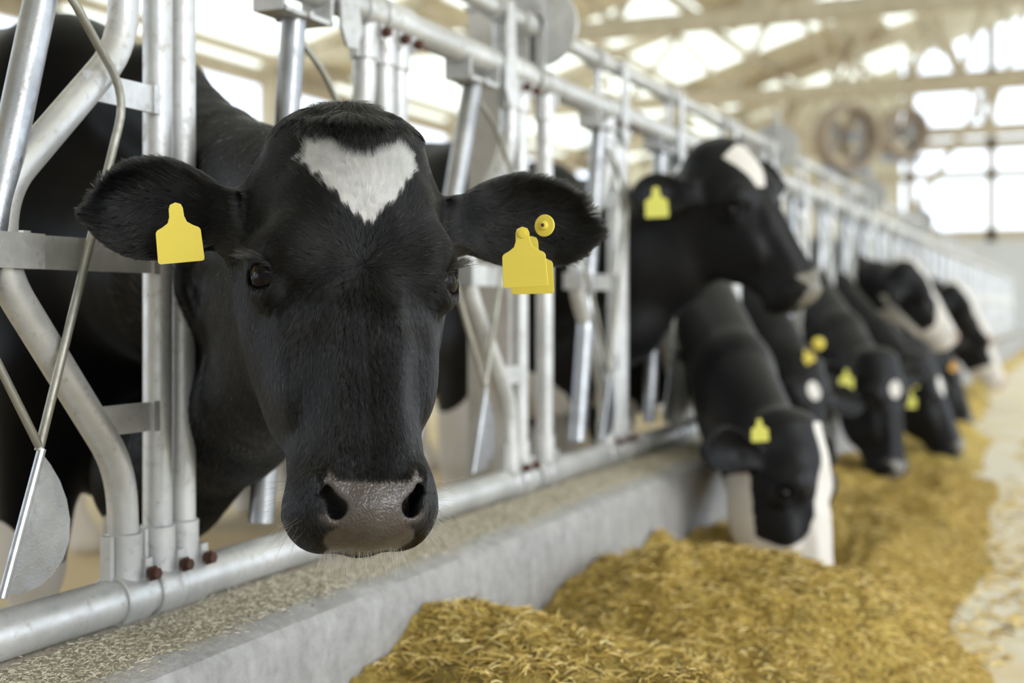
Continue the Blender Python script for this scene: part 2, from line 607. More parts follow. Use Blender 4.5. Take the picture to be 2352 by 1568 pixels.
# ------------------------------------------------------------------ coats
def coat_material(name, black=(.0035, .0035, .004), white=(.74, .70, .66), rough=.42, pink=(.60, .42, .36), spec=.05):
    m, nt, b = new_mat(name)
    at_w = N(nt, 'ShaderNodeAttribute', attribute_name='white')
    at_p = N(nt, 'ShaderNodeAttribute', attribute_name='pad')
    v = world_vec(nt)
    nz = noise(nt, 60, 5, .6, v)
    ad = N(nt, 'ShaderNodeMath', operation='MULTIPLY_ADD'); ad.inputs[1].default_value = .35; ad.inputs[2].default_value = -.175
    nt.links.new(nz.outputs[0], ad.inputs[0])
    sm = N(nt, 'ShaderNodeMath', operation='ADD')
    nt.links.new(at_w.outputs['Fac'], sm.inputs[0]); nt.links.new(ad.outputs[0], sm.inputs[1])
    fac = ramp(nt, [(.42, 0), (.56, 1)], sm.outputs[0])
    c = mix(nt, fac.outputs[0], black, white)
    pad_c = mix(nt, nz.outputs[0], (.046, .032, .026), (.092, .082, .076)) if pink is None else pink
    c = mix(nt, at_p.outputs['Fac'], c, pad_c)
    nt.links.new(c, b.inputs['Base Color'])
    b.inputs['Roughness'].default_value = rough
    b.inputs['Sheen Weight'].default_value = .06
    sr = N(nt, 'ShaderNodeMapRange'); sr.inputs['To Min'].default_value = spec; sr.inputs['To Max'].default_value = .65
    nt.links.new(at_p.outputs['Fac'], sr.inputs['Value']); nt.links.new(sr.outputs[0], b.inputs['Specular IOR Level'])
    b.inputs['Sheen Roughness'].default_value = .4
    rr = N(nt, 'ShaderNodeMapRange'); rr.inputs['To Min'].default_value = rough; rr.inputs['To Max'].default_value = .27
    nt.links.new(at_p.outputs['Fac'], rr.inputs['Value']); nt.links.new(rr.outputs[0], b.inputs['Roughness'])
    vo = N(nt, 'ShaderNodeTexVoronoi', feature='SMOOTH_F1'); vo.inputs['Scale'].default_value = 260
    vd = noise(nt, 90, 2, .5, v)
    vm = mix(nt, .03, v, vd.outputs['Color'], 'ADD')
    nt.links.new(vm, vo.inputs['Vector'])
    ml = N(nt, 'ShaderNodeMath', operation='MULTIPLY')
    nt.links.new(vo.outputs['Distance'], ml.inputs[0]); nt.links.new(at_p.outputs['Fac'], ml.inputs[1])
    nf = noise(nt, 400, 3, .7, world_vec(nt, (1, 1, .25)))
    m2 = N(nt, 'ShaderNodeMath', operation='MULTIPLY_ADD'); m2.inputs[1].default_value = .25
    nt.links.new(nf.outputs[0], m2.inputs[0]); nt.links.new(ml.outputs[0], m2.inputs[2])
    bump(nt, b, m2.outputs[0], .42, .003)
    return m

def hair_material(name, dark=(.0035, .0035, .004), pale=(.86, .85, .82), rough=.24, ior=1.40):
    m = bpy.data.materials.new(name)
    m.use_nodes = True
    nt = m.node_tree
    nt.nodes.clear()
    out = nt.nodes.new('ShaderNodeOutputMaterial')
    h = nt.nodes.new('ShaderNodeBsdfHairPrincipled')
    h.parametrization = 'COLOR'
    a = N(nt, 'ShaderNodeAttribute', attribute_name='tint')
    c = mix(nt, a.outputs['Fac'], dark, pale)
    nt.links.new(c, h.inputs['Color'])
    h.inputs['Roughness'].default_value = rough
    h.inputs['Radial Roughness'].default_value = .45
    h.inputs['IOR'].default_value = ior
    nt.links.new(h.outputs[0], out.inputs[0])
    return m

M['hero_coat'] = coat_material('black_cow_hide', pink=None)
M['hair'] = hair_material('cow_hair')
M['whisker'] = hair_material('whisker_hair', dark=(.05, .04, .035), pale=(.75, .66, .52), rough=.25)
m, nt, b = new_mat('dark_wet_eye')
b.inputs['Base Color'].default_value = (.006, .004, .004, 1)
b.inputs['Roughness'].default_value = .03
b.inputs['IOR'].default_value = 1.27
M['eye'] = m

def tag_material(name, col):
    m, nt, b = new_mat(name)
    v = world_vec(nt)
    nz = noise(nt, 70, 4, .6, v)
    c = mix(nt, nz.outputs[0], tuple(x * .93 for x in col), col)
    nt.links.new(c, b.inputs['Base Color'])
    b.inputs['Roughness'].default_value = .42
    b.inputs['Subsurface Weight'].default_value = .0
    return m
M['tag'] = tag_material('yellow_ear_tag_plastic', (.86, .70, .10))

def add_hair(name, pts, radii, tint, mat, parent=None):
    """pts (n, k, 3), radii (k,) or (n, k)"""
    n, k = pts.shape[:2]
    hc = bpy.data.hair_curves.new(name)
    hc.add_curves([k] * n)
    hc.attributes['position'].data.foreach_set('vector', np.ascontiguousarray(pts, np.float32).ravel())
    ra = hc.attributes.get('radius') or hc.attributes.new('radius', 'FLOAT', 'POINT')
    rr = np.broadcast_to(radii, (n, k))
    ra.data.foreach_set('value', np.ascontiguousarray(rr, np.float32).ravel())
    ta = hc.attributes.new('tint', 'FLOAT', 'CURVE')
    ta.data.foreach_set('value', np.ascontiguousarray(tint, np.float32))
    return link(name, hc, mat, parent)

def sample_quads(V, Q, dens):
    """points on the quads; dens = hairs per square metre for every quad"""
    A, B, C, D = [V[Q[:, i]].astype(np.float64) for i in range(4)]
    nr = np.cross(C - A, D - B)
    ar = np.linalg.norm(nr, axis=1) / 2
    nr /= (np.linalg.norm(nr, axis=1)[:, None] + 1e-12)
    lam = ar * dens
    cnt = rng.poisson(lam)
    ix = np.repeat(np.arange(len(Q)), cnt)
    u, v = rng.random(len(ix)), rng.random(len(ix))
    P = (A[ix]*((1-u)*(1-v))[:, None] + B[ix]*(u*(1-v))[:, None] + C[ix]*(u*v)[:, None] + D[ix]*((1-u)*v)[:, None])
    return P, nr[ix]

def strand(P, Nn, T, length, lean, bend, k=4, droop=0.0, jit=.12):
    """hairs from roots P: T tangent direction, lean angle away from the surface (radians)"""
    T = T - Nn * (T * Nn).sum(1)[:, None]
    T = T + rng.normal(0, jit, T.shape)
    T = T - Nn * (T * Nn).sum(1)[:, None]
    T /= np.linalg.norm(T, axis=1)[:, None] + 1e-9
    out = [P - Nn * .0004]
    cur = P.copy()
    for i in range(1, k):
        t = i / (k - 1)
        a = lean * (1 - bend * t)
        d = T * np.cos(a)[:, None] + Nn * np.sin(a)[:, None]
        d[:, 2] -= droop * t
        d /= np.linalg.norm(d, axis=1)[:, None]
        cur = cur + d * (length / (k - 1))[:, None]
        out.append(cur.copy())
    return np.stack(out, 1)

def wav(P, f, ph=0):
    return np.sin(P[:, 0]*f + ph) * np.cos(P[:, 1]*f*1.13 + 1.7*ph) + np.sin(P[:, 2]*f*.91 + 2.3*ph) * np.cos(P[:, 0]*f*.77 - ph)

def in_poly(x, y, poly):
    """signed distance-ish to a polygon: positive inside"""
    poly = np.array(poly, float)
    inside = np.zeros(len(x), bool)
    dmin = np.full(len(x), 9.)
    n = len(poly)
    for i in range(n):
        a, b = poly[i], poly[(i+1) % n]
        cond = ((a[1] > y) != (b[1] > y)) & (x < (b[0]-a[0]) * (y-a[1]) / (b[1]-a[1] + 1e-12) + a[0])
        inside ^= cond
        e = b - a
        t = np.clip(((x-a[0])*e[0] + (y-a[1])*e[1]) / (e @ e), 0, 1)
        dmin = np.minimum(dmin, np.hypot(x-a[0]-t*e[0], y-a[1]-t*e[1]))
    return np.where(inside, dmin, -dmin)

# ------------------------------------------------------------------ the black cow that looks into the camera
HY, HP, HR = math.radians(22.5), math.radians(17), math.radians(1.5)
Rm = Matrix.Rotation(-HR, 3, 'Z') @ Matrix.Rotation(math.radians(-4.7) + HY, 3, 'Y') @ Matrix.Rotation(-HP, 3, 'X')
hX, hY, hZ = axes(tuple(Rm @ Vector((0, 0, 1))), tuple(Rm @ Vector((0, 1, 0))))
hero = dict(O=at(839, 621, 1.48), X=hX, Y=hY, Z=hZ, body=(-1.72, 1.93),
            crest=[(-1.26, 1.70, 1.10), (-1.5, 1.84, 1.22), (-1.78, 1.93, 1.31)], cr=[.068, .070, .09, .09],
            throat=[(-1.22, 1.675, .69), (-1.45, 1.80, .575)], tr=[.085, .085, .12], nk=.07,
            core=[(-1.23, 1.68, .90), (-1.38, 1.77, .92), (-1.7, 1.92, 1.0)], kr=[.115, .10, .14, .24])

def build_hero():
    fn, R, O, s, W = cow_fn(hero)
    root = empty('cow', (-1.72, 1.93, 0), 'black cow with a white heart on its forehead and yellow ear tags, facing the camera', 'cow', 'cows feeding along the fence')
    V1, Q1 = sdf_mesh(fn, (-1.40, 1.0, .3), (-.55, 2.15, 1.3), .0032)
    V2, Q2 = sdf_mesh(fn, (-3.7, 1.4, 0.0), (-1.392, 2.4, 1.55), .011)
    V = np.concatenate([V1, V2]); Q = np.concatenate([Q1, Q2 + len(V1)])
    me = np_mesh('body', V, Q)
    HEART = [(-.066,.137), (-.059,.156), (-.045,.166), (-.018,.146), (.006,.138), (.036,.152), (.052,.171), (.066,.1475), (.0660,.131), (.046,.096), (.027,.073), (.0135,.0555), (.005,.050), (-.014,.064), (-.034,.090), (-.055,.115)]
    PAD = [(-.055,-.2335), (-.040,-.237), (0,-.241), (.036,-.240), (.055,-.2335), (.053,-.243), (.038,-.262), (.031,-.274), (.036,-.284), (.050,-.290), (.052,-.299), (.036,-.312), (0,-.318), (-.036,-.312), (-.052,-.299), (-.050,-.290), (-.036,-.284), (-.031,-.274), (-.038,-.262), (-.053,-.243)]
    def masks(P):
        L = (P - O) @ R
        hw = in_poly(L[:, 0] + .0025*wav(P, 330), L[:, 2] + .002*wav(P, 410, 1), HEART)
        hw = np.where(L[:, 1] > -.08, hw, -1)
        w = np.clip(.5 + hw / .004, 0, 1)
        pd = in_poly(L[:, 0], L[:, 2], PAD)
        pd = np.where(L[:, 1] > -.075, pd, -1)
        # bare rim round the nostrils
        hx = np.abs(L[:, 0]); hz = L[:, 2]
        c1 = np.hypot((hx - .0525)/.012, (hz + .241)/.016); c2 = np.hypot((hx - .043)/.019, (hz + .266)/.022)
        rimd = np.where(L[:, 1] > -.06, np.maximum(1 - c1, 1 - c2) * .012, -1)
        rimd = np.where((hx < .050) | (hz < -.272), rimd, -1)
        p = np.clip(.5 + np.maximum(pd, rimd) / .004, 0, 1)
        # white legs and belly spots low on the body
        bodyz = np.where(P[:, 0] < -1.45, (.50 + .05*wav(P, 9) + .03*wav(P, 23, 1) - P[:, 2]) / .02, -1)
        back = np.where((P[:, 0] < -1.95) & (P[:, 2] > 1.15), .5 + (.16 - np.hypot(P[:, 0] + 2.18, P[:, 2] - 1.40)) / .02, 0)
        w = np.maximum(w, np.clip(bodyz, 0, 1))
        w = np.maximum(w, np.clip(back, 0, 1))
        hole = np.hypot(P[:, 0] + 1.64, P[:, 2] - .43)
        w = np.where((P[:, 0] < -1.45) & (hole < .035 + .01*wav(P, 40)), 0, w)
        return w.astype(np.float32), p.astype(np.float32)
    w, p = masks(V)
    add_attr(me, 'white', w); add_attr(me, 'pad', p)
    link('body', me, M['hero_coat'], root)

    # ---- fur
    cen = V1[Q1].mean(1)
    L = (cen - O) @ R
    wq, pq = masks(cen)
    dist = np.linalg.norm(cen - O, axis=1)
    e_nose = np.maximum(.25 + .75*np.clip((-L[:, 2] - .2)/.05, 0, 1), 1) 
    dens = np.where(dist < .45, 900000., 120000.) 
    face = (L[:, 1] > -.16) & (np.abs(L[:, 0]) < .15)
    dens = np.where(face, 1500000., dens)
    dens = np.where(cen[:, 0] < -1.15, 160000., dens)
    dens = dens * (1 - pq)
    # nothing grows inside the nostrils or in the eye openings
    dens = np.where((np.linalg.norm(np.stack([np.abs(L[:, 0]), L[:, 1], L[:, 2]], 1) - np.array(EYE_C), axis=1) < .0262), 0, dens)
    nn = np.cross(V1[Q1[:, 2]] - V1[Q1[:, 0]], V1[Q1[:, 3]] - V1[Q1[:, 1]])
    nn /= np.linalg.norm(nn, axis=1)[:, None] + 1e-9
    toc = np.array((0, 0, CAM_Z)) - cen; toc /= np.linalg.norm(toc, axis=1)[:, None]
    dens = np.where((nn * toc).sum(1) < -.35, dens * .1, dens)          # the far side of the head grows thinner fur
    P, Nn = sample_quads(V1, Q1, dens)
    L = (P - O) @ R
    Nl = Nn @ R
    x, y, z = L.T
    n = len(P)
    ear = (np.abs(x) > .150) & (z > .02) & (z < .22)
    nk = (~ear) & ((y < -.19) | (np.abs(x) > .15) | (P[:, 0] < -1.15) | (z < -.37))
    T = np.stack([x * 1.1, 0*x, z - .006], 1)
    T /= np.linalg.norm(T, axis=1)[:, None] + 1e-6
    below = np.clip((.0 - z) / .05, 0, 1)[:, None]
    T = T * (1 - .8*below) + np.array((0, 0, -1.)) * .8 * below + np.stack([np.sign(x)*.25*np.clip(np.abs(x)/.06, 0, 1), 0*x, 0*x], 1) * below
    side = np.clip((np.abs(x) - .085) / .03, 0, 1)[:, None] * np.clip((.06 - z)/.05, 0, 1)[:, None]
    T = T * (1 - side) + np.array((0, -.4, -1.)) * side
    # flow above the eyes turns back towards the ears
    up = (np.clip((z - .07) / .06, 0, 1) * np.clip((np.abs(x) - .05)/.04, 0, 1))[:, None]
    T = T * (1 - .6*up) + np.stack([np.sign(x), -.5 + 0*x, -.1 + 0*x], 1) * .6 * up
    length = .0095 + .002 * np.clip((z + .05)/.1, 0, 1) - .004 * np.clip((-z - .17) / .06, 0, 1)
    length = np.where(z > .05, length + .005 * np.clip((z - .05)/.1, 0, 1), length)
    lean = np.full(n, math.radians(20))
    # forelock
    zt = .186 - .034*np.exp(-((x + .006)/.030)**2)
    tuft = (z > zt) & (~ear) & (~nk) & (np.abs(x) < .088)
    tt = np.clip((z - zt) / .02, 0, 1)
    Tt = np.stack([x * 5 + .12*np.sin(x*90 + z*40), .45 + 0*x, -1.0 + 0*x], 1)
    T = np.where(tuft[:, None], T * (1 - tt[:, None]) + Tt * tt[:, None], T)
    length = np.where(tuft, .014 + .010*tt*np.clip(1 - np.abs(x)/.09, .2, 1), length)
    lean = np.where(tuft, math.radians(30), lean)
    # ears: towards the tip, fringed at the edges
    sgn = np.sign(x)
    ez = z - .100 - .006*(x > 0)
    fr = np.clip((np.abs(ez)/.055 - .45) / .4, 0, 1)
    Te = np.stack([sgn, .15 + 0*x, -.30*(1 - fr) + .18*np.sin(x*60) + 1.1*fr*np.sign(ez)], 1)
    T = np.where(ear[:, None], Te, T)
    vv = np.abs(ez) / .055
    tipw = np.clip((np.abs(x) - .27)/.06, 0, 1)
    length = np.where(ear, .012 + .009*np.clip(vv, 0, 1) + .010*tipw, length)
    lean = np.where(ear, math.radians(24) + .35*np.clip(vv - .7, 0, .5), lean)
    # neck: backwards and down
    Tn = (np.array((-.6, .35, -1.)) @ R)[None, :] + 0*T
    T = np.where(nk[:, None], Tn, T)
    length = np.where(nk, .012, length)
    T = T + .16 * np.stack([wav(P, 85), wav(P, 110, 2), wav(P, 70, 4)], 1) * np.where(tuft | ear, 1.3, .8)[:, None]
    lean = lean * (1 + .25*wav(P, 140, 1)) 
    length = length * rng.uniform(.65, 1.2, n)
    Pw = strand(P, Nn, T @ R.T, length, np.clip(lean, .1, 1.2), .7 + 0*lean, k=4, droop=.05, jit=.16)
    # hairs gather in small locks
    for cs, am in ((.0042, .38), (.009, .16)):
        key = np.floor((P + .35*cs*np.stack([wav(P, 500), wav(P, 450, 1), wav(P, 520, 2)], 1)) / cs).astype(np.int64)
        hid = key[:, 0]*73856093 ^ key[:, 1]*19349663 ^ key[:, 2]*83492791
        _, inv = np.unique(hid, return_inverse=True)
        inv = inv.ravel(); cn = np.bincount(inv).astype(float)
        off = Pw[:, -1] - P; 
        mt = np.stack([np.bincount(inv, Pw[:, -1, a_]) / cn for a_ in range(3)], 1)[inv]
        mo = np.stack([np.bincount(inv, off[:, a_]) / cn for a_ in range(3)], 1)[inv]
        sh = (mt - Pw[:, -1]) * am + (mo - off) * .35
        for j_ in range(1, 4):
            Pw[:, j_] += sh * (j_/3.0)**1.6
    tw, _ = masks(P)
    tint = (tw > .5).astype(float)
    grey = rng.random(n) < .012
    tint = np.where(tint > .5, rng.uniform(.75, 1.0, n), np.where(grey, rng.uniform(.15, .5, n), rng.uniform(0, .004, n)))
    rad = np.array([.00014, .00013, .0001, .00003])
    radn = rad[None, :] * np.where(ear | tuft, 1.15, 1.0)[:, None] * np.where(nk, 1.6, 1.0)[:, None]
    tf = tuft & (tt > .3)
    add_hair('fur', Pw[~tf], radn[~tf], tint[~tf], M['hair'], root)
    # forelock: a longer lock laid over, falling to the middle of the brow
    cnt = 9000
    lx = rng.normal(0, .032, cnt) - .006; lz = rng.uniform(.182, .232, cnt); keep = np.abs(lx) < .066
    lx, lz = lx[keep], lz[keep]
    P0 = O + (np.stack([lx, np.full(len(lx), .08), lz], 1)) @ R.T
    for _ in range(40):                                  # slide the roots back onto the skin
        f0 = fn(P0.astype(np.float32))
        P0 = P0 - R[:, 1][None, :] * np.clip(f0, -.02, .02)[:, None] * .8
    okr = np.abs(fn(P0.astype(np.float32))) < .002
    P0, lx, lz = P0[okr], lx[okr], lz[okr]
    g, _ = sdf_grad(fn, P0.astype(np.float32)); g /= np.linalg.norm(g, axis=1)[:, None]
    mid = np.exp(-((lx + .006) / .026) ** 2)
    Tl = np.stack([lx * 7 * (1 - mid) - lx*6*mid + .30*np.sin(lx*170 + lz*60) + .2*np.sin(lx*410), .2 + 0*lx, -1 + 0*lx], 1) @ R.T
    ln = (.020 + .026 * mid) * rng.uniform(.7, 1.15, len(lx))
    L3 = strand(P0, g, Tl, ln, np.full(len(lx), .62) * rng.uniform(.6, 1.3, len(lx)), np.full(len(lx), 1.25), k=7, droop=.25, jit=.22)
    ph = rng.uniform(0, 6.28, len(lx)); fq = rng.uniform(2.5, 6, len(lx))
    sidev = np.cross(g, Tl); sidev /= np.linalg.norm(sidev, axis=1)[:, None] + 1e-9
    for j_ in range(1, 7):
        L3[:, j_] += sidev * (np.sin(ph + fq*j_/6) - np.sin(ph))[:, None] * (.0035*j_/6)
    add_hair('forelock', np.concatenate([L3]), np.array([.00017, .00017, .00016, .00014, .00012, .00008, .00003]), np.where(rng.random(len(lx)) < .12, rng.uniform(.03, .12, len(lx)), rng.uniform(0, .012, len(lx))), M['hair'], root)
    # the shorter tuft over the whole poll
    add_hair('poll_tuft', Pw[tf], radn[tf], tint[tf], M['hair'], root)

    # ---- whiskers
    def on_skin(pts, axis=1):
        Q0 = O + np.array(pts) @ R.T
        for _ in range(60):
            g, f0 = sdf_grad(fn, Q0.astype(np.float32)); g /= np.linalg.norm(g, axis=1)[:, None] + 1e-9
            Q0 = Q0 - g * f0[:, None] * .8
        return Q0, g
    wp = []
    for _ in range(230):
        a = random.uniform(-1, 1)
        wp.append((a*.050, random.uniform(-.09, -.045), -.335))
    for _ in range(110):
        sgn_ = random.choice((-1, 1))
        wp.append((sgn_*random.uniform(.085, .095), random.uniform(-.10, -.02), random.uniform(-.31, -.225)))
    P0, g = on_skin(wp)
    gl = g @ R
    k = 7; nW = len(P0)
    ln = np.where(np.arange(nW) < 230, rng.uniform(.010, .040, nW), rng.uniform(.008, .050, nW))
    d0 = g + rng.normal(0, .28, g.shape); d0[:, 2] -= .5
    d0 /= np.linalg.norm(d0, axis=1)[:, None]
    cv = rng.normal(0, .9, g.shape) * 8
    pts = [P0]
    for i in range(1, k):
        t = i/(k-1)
        dd = d0 + cv * (t * ln)[:, None]; dd /= np.linalg.norm(dd, axis=1)[:, None]
        pts.append(pts[-1] + dd*(ln/(k-1))[:, None])
    add_hair('whiskers', np.stack(pts, 1), np.array([.00013, .00012, .00011, .0001, .00008, .00006, .00003]), np.where(rng.random(nW) < .6, rng.uniform(.4, 1, nW), rng.uniform(0, .2, nW)), M['whisker'], root)

    # ---- eyes and lashes
    import bmesh
    for sx in (-1, 1):
        bm = bmesh.new()
        bmesh.ops.create_uvsphere(bm, u_segments=48, v_segments=32, radius=.0240)
        e = bpy.data.meshes.new('eye'); bm.to_mesh(e); bm.free()
        e.polygons.foreach_set('use_smooth', [True]*len(e.polygons))
        o = link('eye', e, M['eye'], root)
        ec = np.array(EYE_C) - EYE_G*.0035
        o.location = W(sx*ec[0], ec[1], ec[2])
        o.matrix_parent_inverse = Matrix.Translation(-Vector(root.location))
        # lashes sprout from the upper lid
        nl = 260
        aa = rng.uniform(-1, 1, nl)
        G, T_, U_ = EYE_G.astype(float), EYE_T.astype(float), EYE_U.astype(float)
        base = np.array(EYE_C) + G*.0185 + T_[None, :]*(aa*.019)[:, None] + U_[None, :]*(.0155*np.sqrt(1 - (aa*.93)**2) + .001)[:, None]
        dr = G*.9 + U_*.15 - T_[None, :]*(.55 - .35*aa)[:, None] + rng.normal(0, .13, (nl, 3))
        base[:, 0] *= sx; dr = dr.copy(); dr[:, 0] *= sx
        dr /= np.linalg.norm(dr, axis=1)[:, None]
        pw = O + base @ R.T; dw = dr @ R.T
        ll = rng.uniform(.014, .030, nl) * (1 - .45*np.clip(aa, 0, 1))
        pp = [pw]
        for i in range(1, 6):
            t = i/5
            q = dw + np.array((0, 0, -.55)) * t * (1 - t*.5)
            q /= np.linalg.norm(q, axis=1)[:, None]
            pp.append(pp[-1] + q*(ll/5)[:, None])
        add_hair('eyelashes', np.stack(pp, 1), np.array([.0002, .00019, .00017, .00014, .0001, .00004]), np.where(rng.random(nl) < .25, .10, .004), M['hair'], root)
    return root, fn, R, O

# ---- yellow ear tags
TAG_OUT = [(-.0085,.036), (-.0065,.041), (0,.0435), (.0065,.041), (.0085,.036), (.0090,.026), (.0115,.019), (.0180,.0145), (.0250,.0110), (.0270,.0080), (.0280,-.027), (.0272,-.0295), (.0250,-.0305), (-.0250,-.0305), (-.0272,-.0295), (-.0280,-.027), (-.0270,.0080), (-.0250,.0110), (-.0180,.0145), (-.0115,.019), (-.0090,.026)]
def ear_tag(center, ax, ay, parent=None, name='ear_tag', scale=1.0, mat=None, stud=True):
    mb = MB()
    ax, ay = Vector(ax).normalized(), Vector(ay).normalized()
    ay = (ay - ax * ay.dot(ax)).normalized()
    mb.prism([(a*scale, b*scale) for a, b in TAG_OUT], center, ax, ay, .0016)
    o = mb.build(name, mat or M['tag'], parent, smooth=False)
    bv = o.modifiers.new('bevel', 'BEVEL'); bv.width = .0004; bv.segments = 2; bv.limit_method = 'ANGLE'
    if stud:
        nrm = ax.cross(ay)
        sb = MB()
        c = Vector(center) + ay * .035 * scale
        sb.tube([c - nrm*.002, c + nrm*.0035], .0048*scale, 20)
        sb.tube([c + nrm*.0036, c + nrm*.0040], .0030*scale, 16)
        sb.build('stud', mat or M['tag'], o)
    return o
def button_tag(center, nrm, parent, r=.0135):
    n = Vector(nrm).normalized(); c = Vector(center)
    mb = MB()
    mb.tube([c - n*.0010, c + n*.0006, c + n*.0016, c + n*.0020], [r*.97, r, r*.94, r*.55], 36)
    mb.tube([c + n*.0018, c + n*.0052, c + n*.0058], [r*.42, r*.36, r*.30], 28)
    o = mb.build('button_tag', M['tag'], parent)
    h = MB(); h.tube([c + n*.0056, c + n*.0059], r*.17, 16)
    h.build('pin_hole', M['rust'], o)
    return o

# ------------------------------------------------------------------ self-locking feed fence, 4 places to a panel
FX = -1.223
PITCH = .654
Y0 = 1.532
ZT, ZB = 1.409, .459
RT, RB = .030, .031
def yk(k): return Y0 + PITCH * k

def mesh_clamp(top):
    """T clamp: saddle round the rail and a sleeve over the upright; local origin on the rail axis"""
    mb = MB(); r = (RT if top else RB)
    sg = -1 if top else 1
    mb.tube([(0, -.027, 0), (0, -.025, 0), (0, .025, 0), (0, .027, 0)], [r + .0035, r + .0055, r + .0055, r + .0035], 28)
    z0, z1 = sg * r * .6, sg * (.092)
    mb.tube([(0, 0, z0), (0, 0, z1 - sg*.002), (0, 0, z1)], [.0252, .0252, .0236], 24)
    mb.box((-.012, -.034, min(sg*.03, z1*.98)), (.006, -.026, max(sg*.03, z1*.98)))
    mb.box((.010, .012, min(sg*.025, sg*.055)), (.028, .026, max(sg*.025, sg*.055)))
    return mb.mesh('clamp')
def mesh_bolt():
    mb = MB()
    mb.tube([(0, 0, 0), (.018, 0, 0)], .0052, 10)
    hexa = [(.0085*math.cos(a), .0085*math.sin(a)) for a in [math.pi/3*i for i in range(6)]]
    mb.prism(hexa, (.014, 0, 0), (0, 1, 0), (0, 0, 1), .008)
    mb.prism([(p[0]*1.35, p[1]*1.35) for p in hexa], (.0085, 0, 0), (0, 1, 0), (0, 0, 1), .002)
    return mb.mesh('bolt', smooth=False)
FM = {}
FM['clamp_top'], FM['clamp_bottom'], FM['bolt'] = mesh_clamp(True), mesh_clamp(False), mesh_bolt()
mb = MB(); mb.tube([(0, 0, .53), (0, 0, 1.345)], .0208, 24); FM['upright'] = mb.mesh('upright')
mb = MB(); mb.tube(smooth_path([(0, -.098, 1.345), (0, -.099, 1.222), (0, -.322, 1.005), (0, -.322, .905), (0, -.104, .640), (0, -.098, .53)], .075, 8), .0212, 24)
FM['bent_tube'] = mb.mesh('bent_tube')
def mesh_bar(y0, y1, z, h):
    mb = MB(); mb.box((.006, y0, z - h/2), (.013, y1, z + h/2))
    mb.box((.004, y1 - .004, z - h/2 - .001), (.017, y1 + .008, z + h/2 + .001)); return mb.mesh('flat_brace', smooth=False)
FM['brace_hi'] = mesh_bar(-.185, -.050, 1.155, .038)
FM['brace_mid'] = mesh_bar(-.318, -.050, .931, .043)
FM['brace_lo'] = mesh_bar(-.165, -.050, .708, .040)
mb = MB()
mb.box((-.026, -.350, .909), (.028, -.276, .953)); mb.tube([(.0, -.288, .950), (.0, -.288, .957)], .012, 12)
FM['collar'] = mb.mesh('collar', smooth=False)
# hanger that carries the locking bar below the top rail
mb = MB()
mb.box((-.030, -.074, -.064), (.030, .074, -.056)); mb.box((-.030, -.076, -.064), (.030, -.068, -.015)); mb.box((-.030, .068, -.064), (.030, .076, -.010))
mb.tube([(-.034, 0, -.060), (.036, 0, -.060)], .007, 12)
FM['hanger'] = mb.mesh('hanger', smooth=False)
lob = [(-.018, .140), (.010, .140), (.018, .110), (.024, -.02), (.036, -.055), (.016, -.090), (-.016, -.092), (-.036, -.06), (-.038, -.02), (-.026, .02), (-.030, .07)]
mb = MB(); mb.prism([(a, b) for a, b in lob], (.033, 0, 0), (0, 1, 0), (0, 0, 1), .006)
mb.tube([(.02, 0, .125), (-.01, 0, .125)], .020, 20)
FM['bracket'] = mb.mesh('bracket', smooth=False)
mb = MB(); mb.tube([(0, 0, .012), (0, 0, -.012)], .004, 6)
ROD1 = smooth_path([(.014, -.275, 1.305), (.033, -.240, 1.262), (.033, -.132, 1.147), (.033, -.292, .684)], .045, 6)
mb = MB(); mb.tube(ROD1, .0058, 10); mb.tube([(.033, -.292, .690), (.033, -.470, .97), (.01, -.49, 1.0)], .0055, 10)
FM['catch_rod'] = mb.mesh('catch_rod')
pl = [(-.290, .682), (-.274, .665), (-.258, .643), (-.246, .618), (-.240, .592), (-.242, .565), (-.252, .543), (-.270, .527), (-.292, .517), (-.320, .513), (-.352, .519)]
mb = MB(); mb.prism(pl, (.033, 0, 0), (0, 1, 0), (0, 0, 1), .004)
mb.tube([(.035, -.289, .686), (.035, -.354, .514)], .0055, 10)
FM['catch_plate'] = mb.mesh('catch_plate', smooth=False)
BAR_STATE = {0: (-.228, -.455), 1: (-.330, -.425), 2: (-.290, -.600), 3: (-.155, -.319)}

def part(name, mesh, mat, root, y=0, z=0, x=FX):
    me = FM[mesh] if isinstance(mesh, str) else mesh
    if not me.materials: me.materials.append(mat)
    o = bpy.data.objects.new(name, me); COL.objects.link(o)
    o.location = (x - root.location.x, y - root.location.y, z - root.location.z)
    o.parent = root
    return o

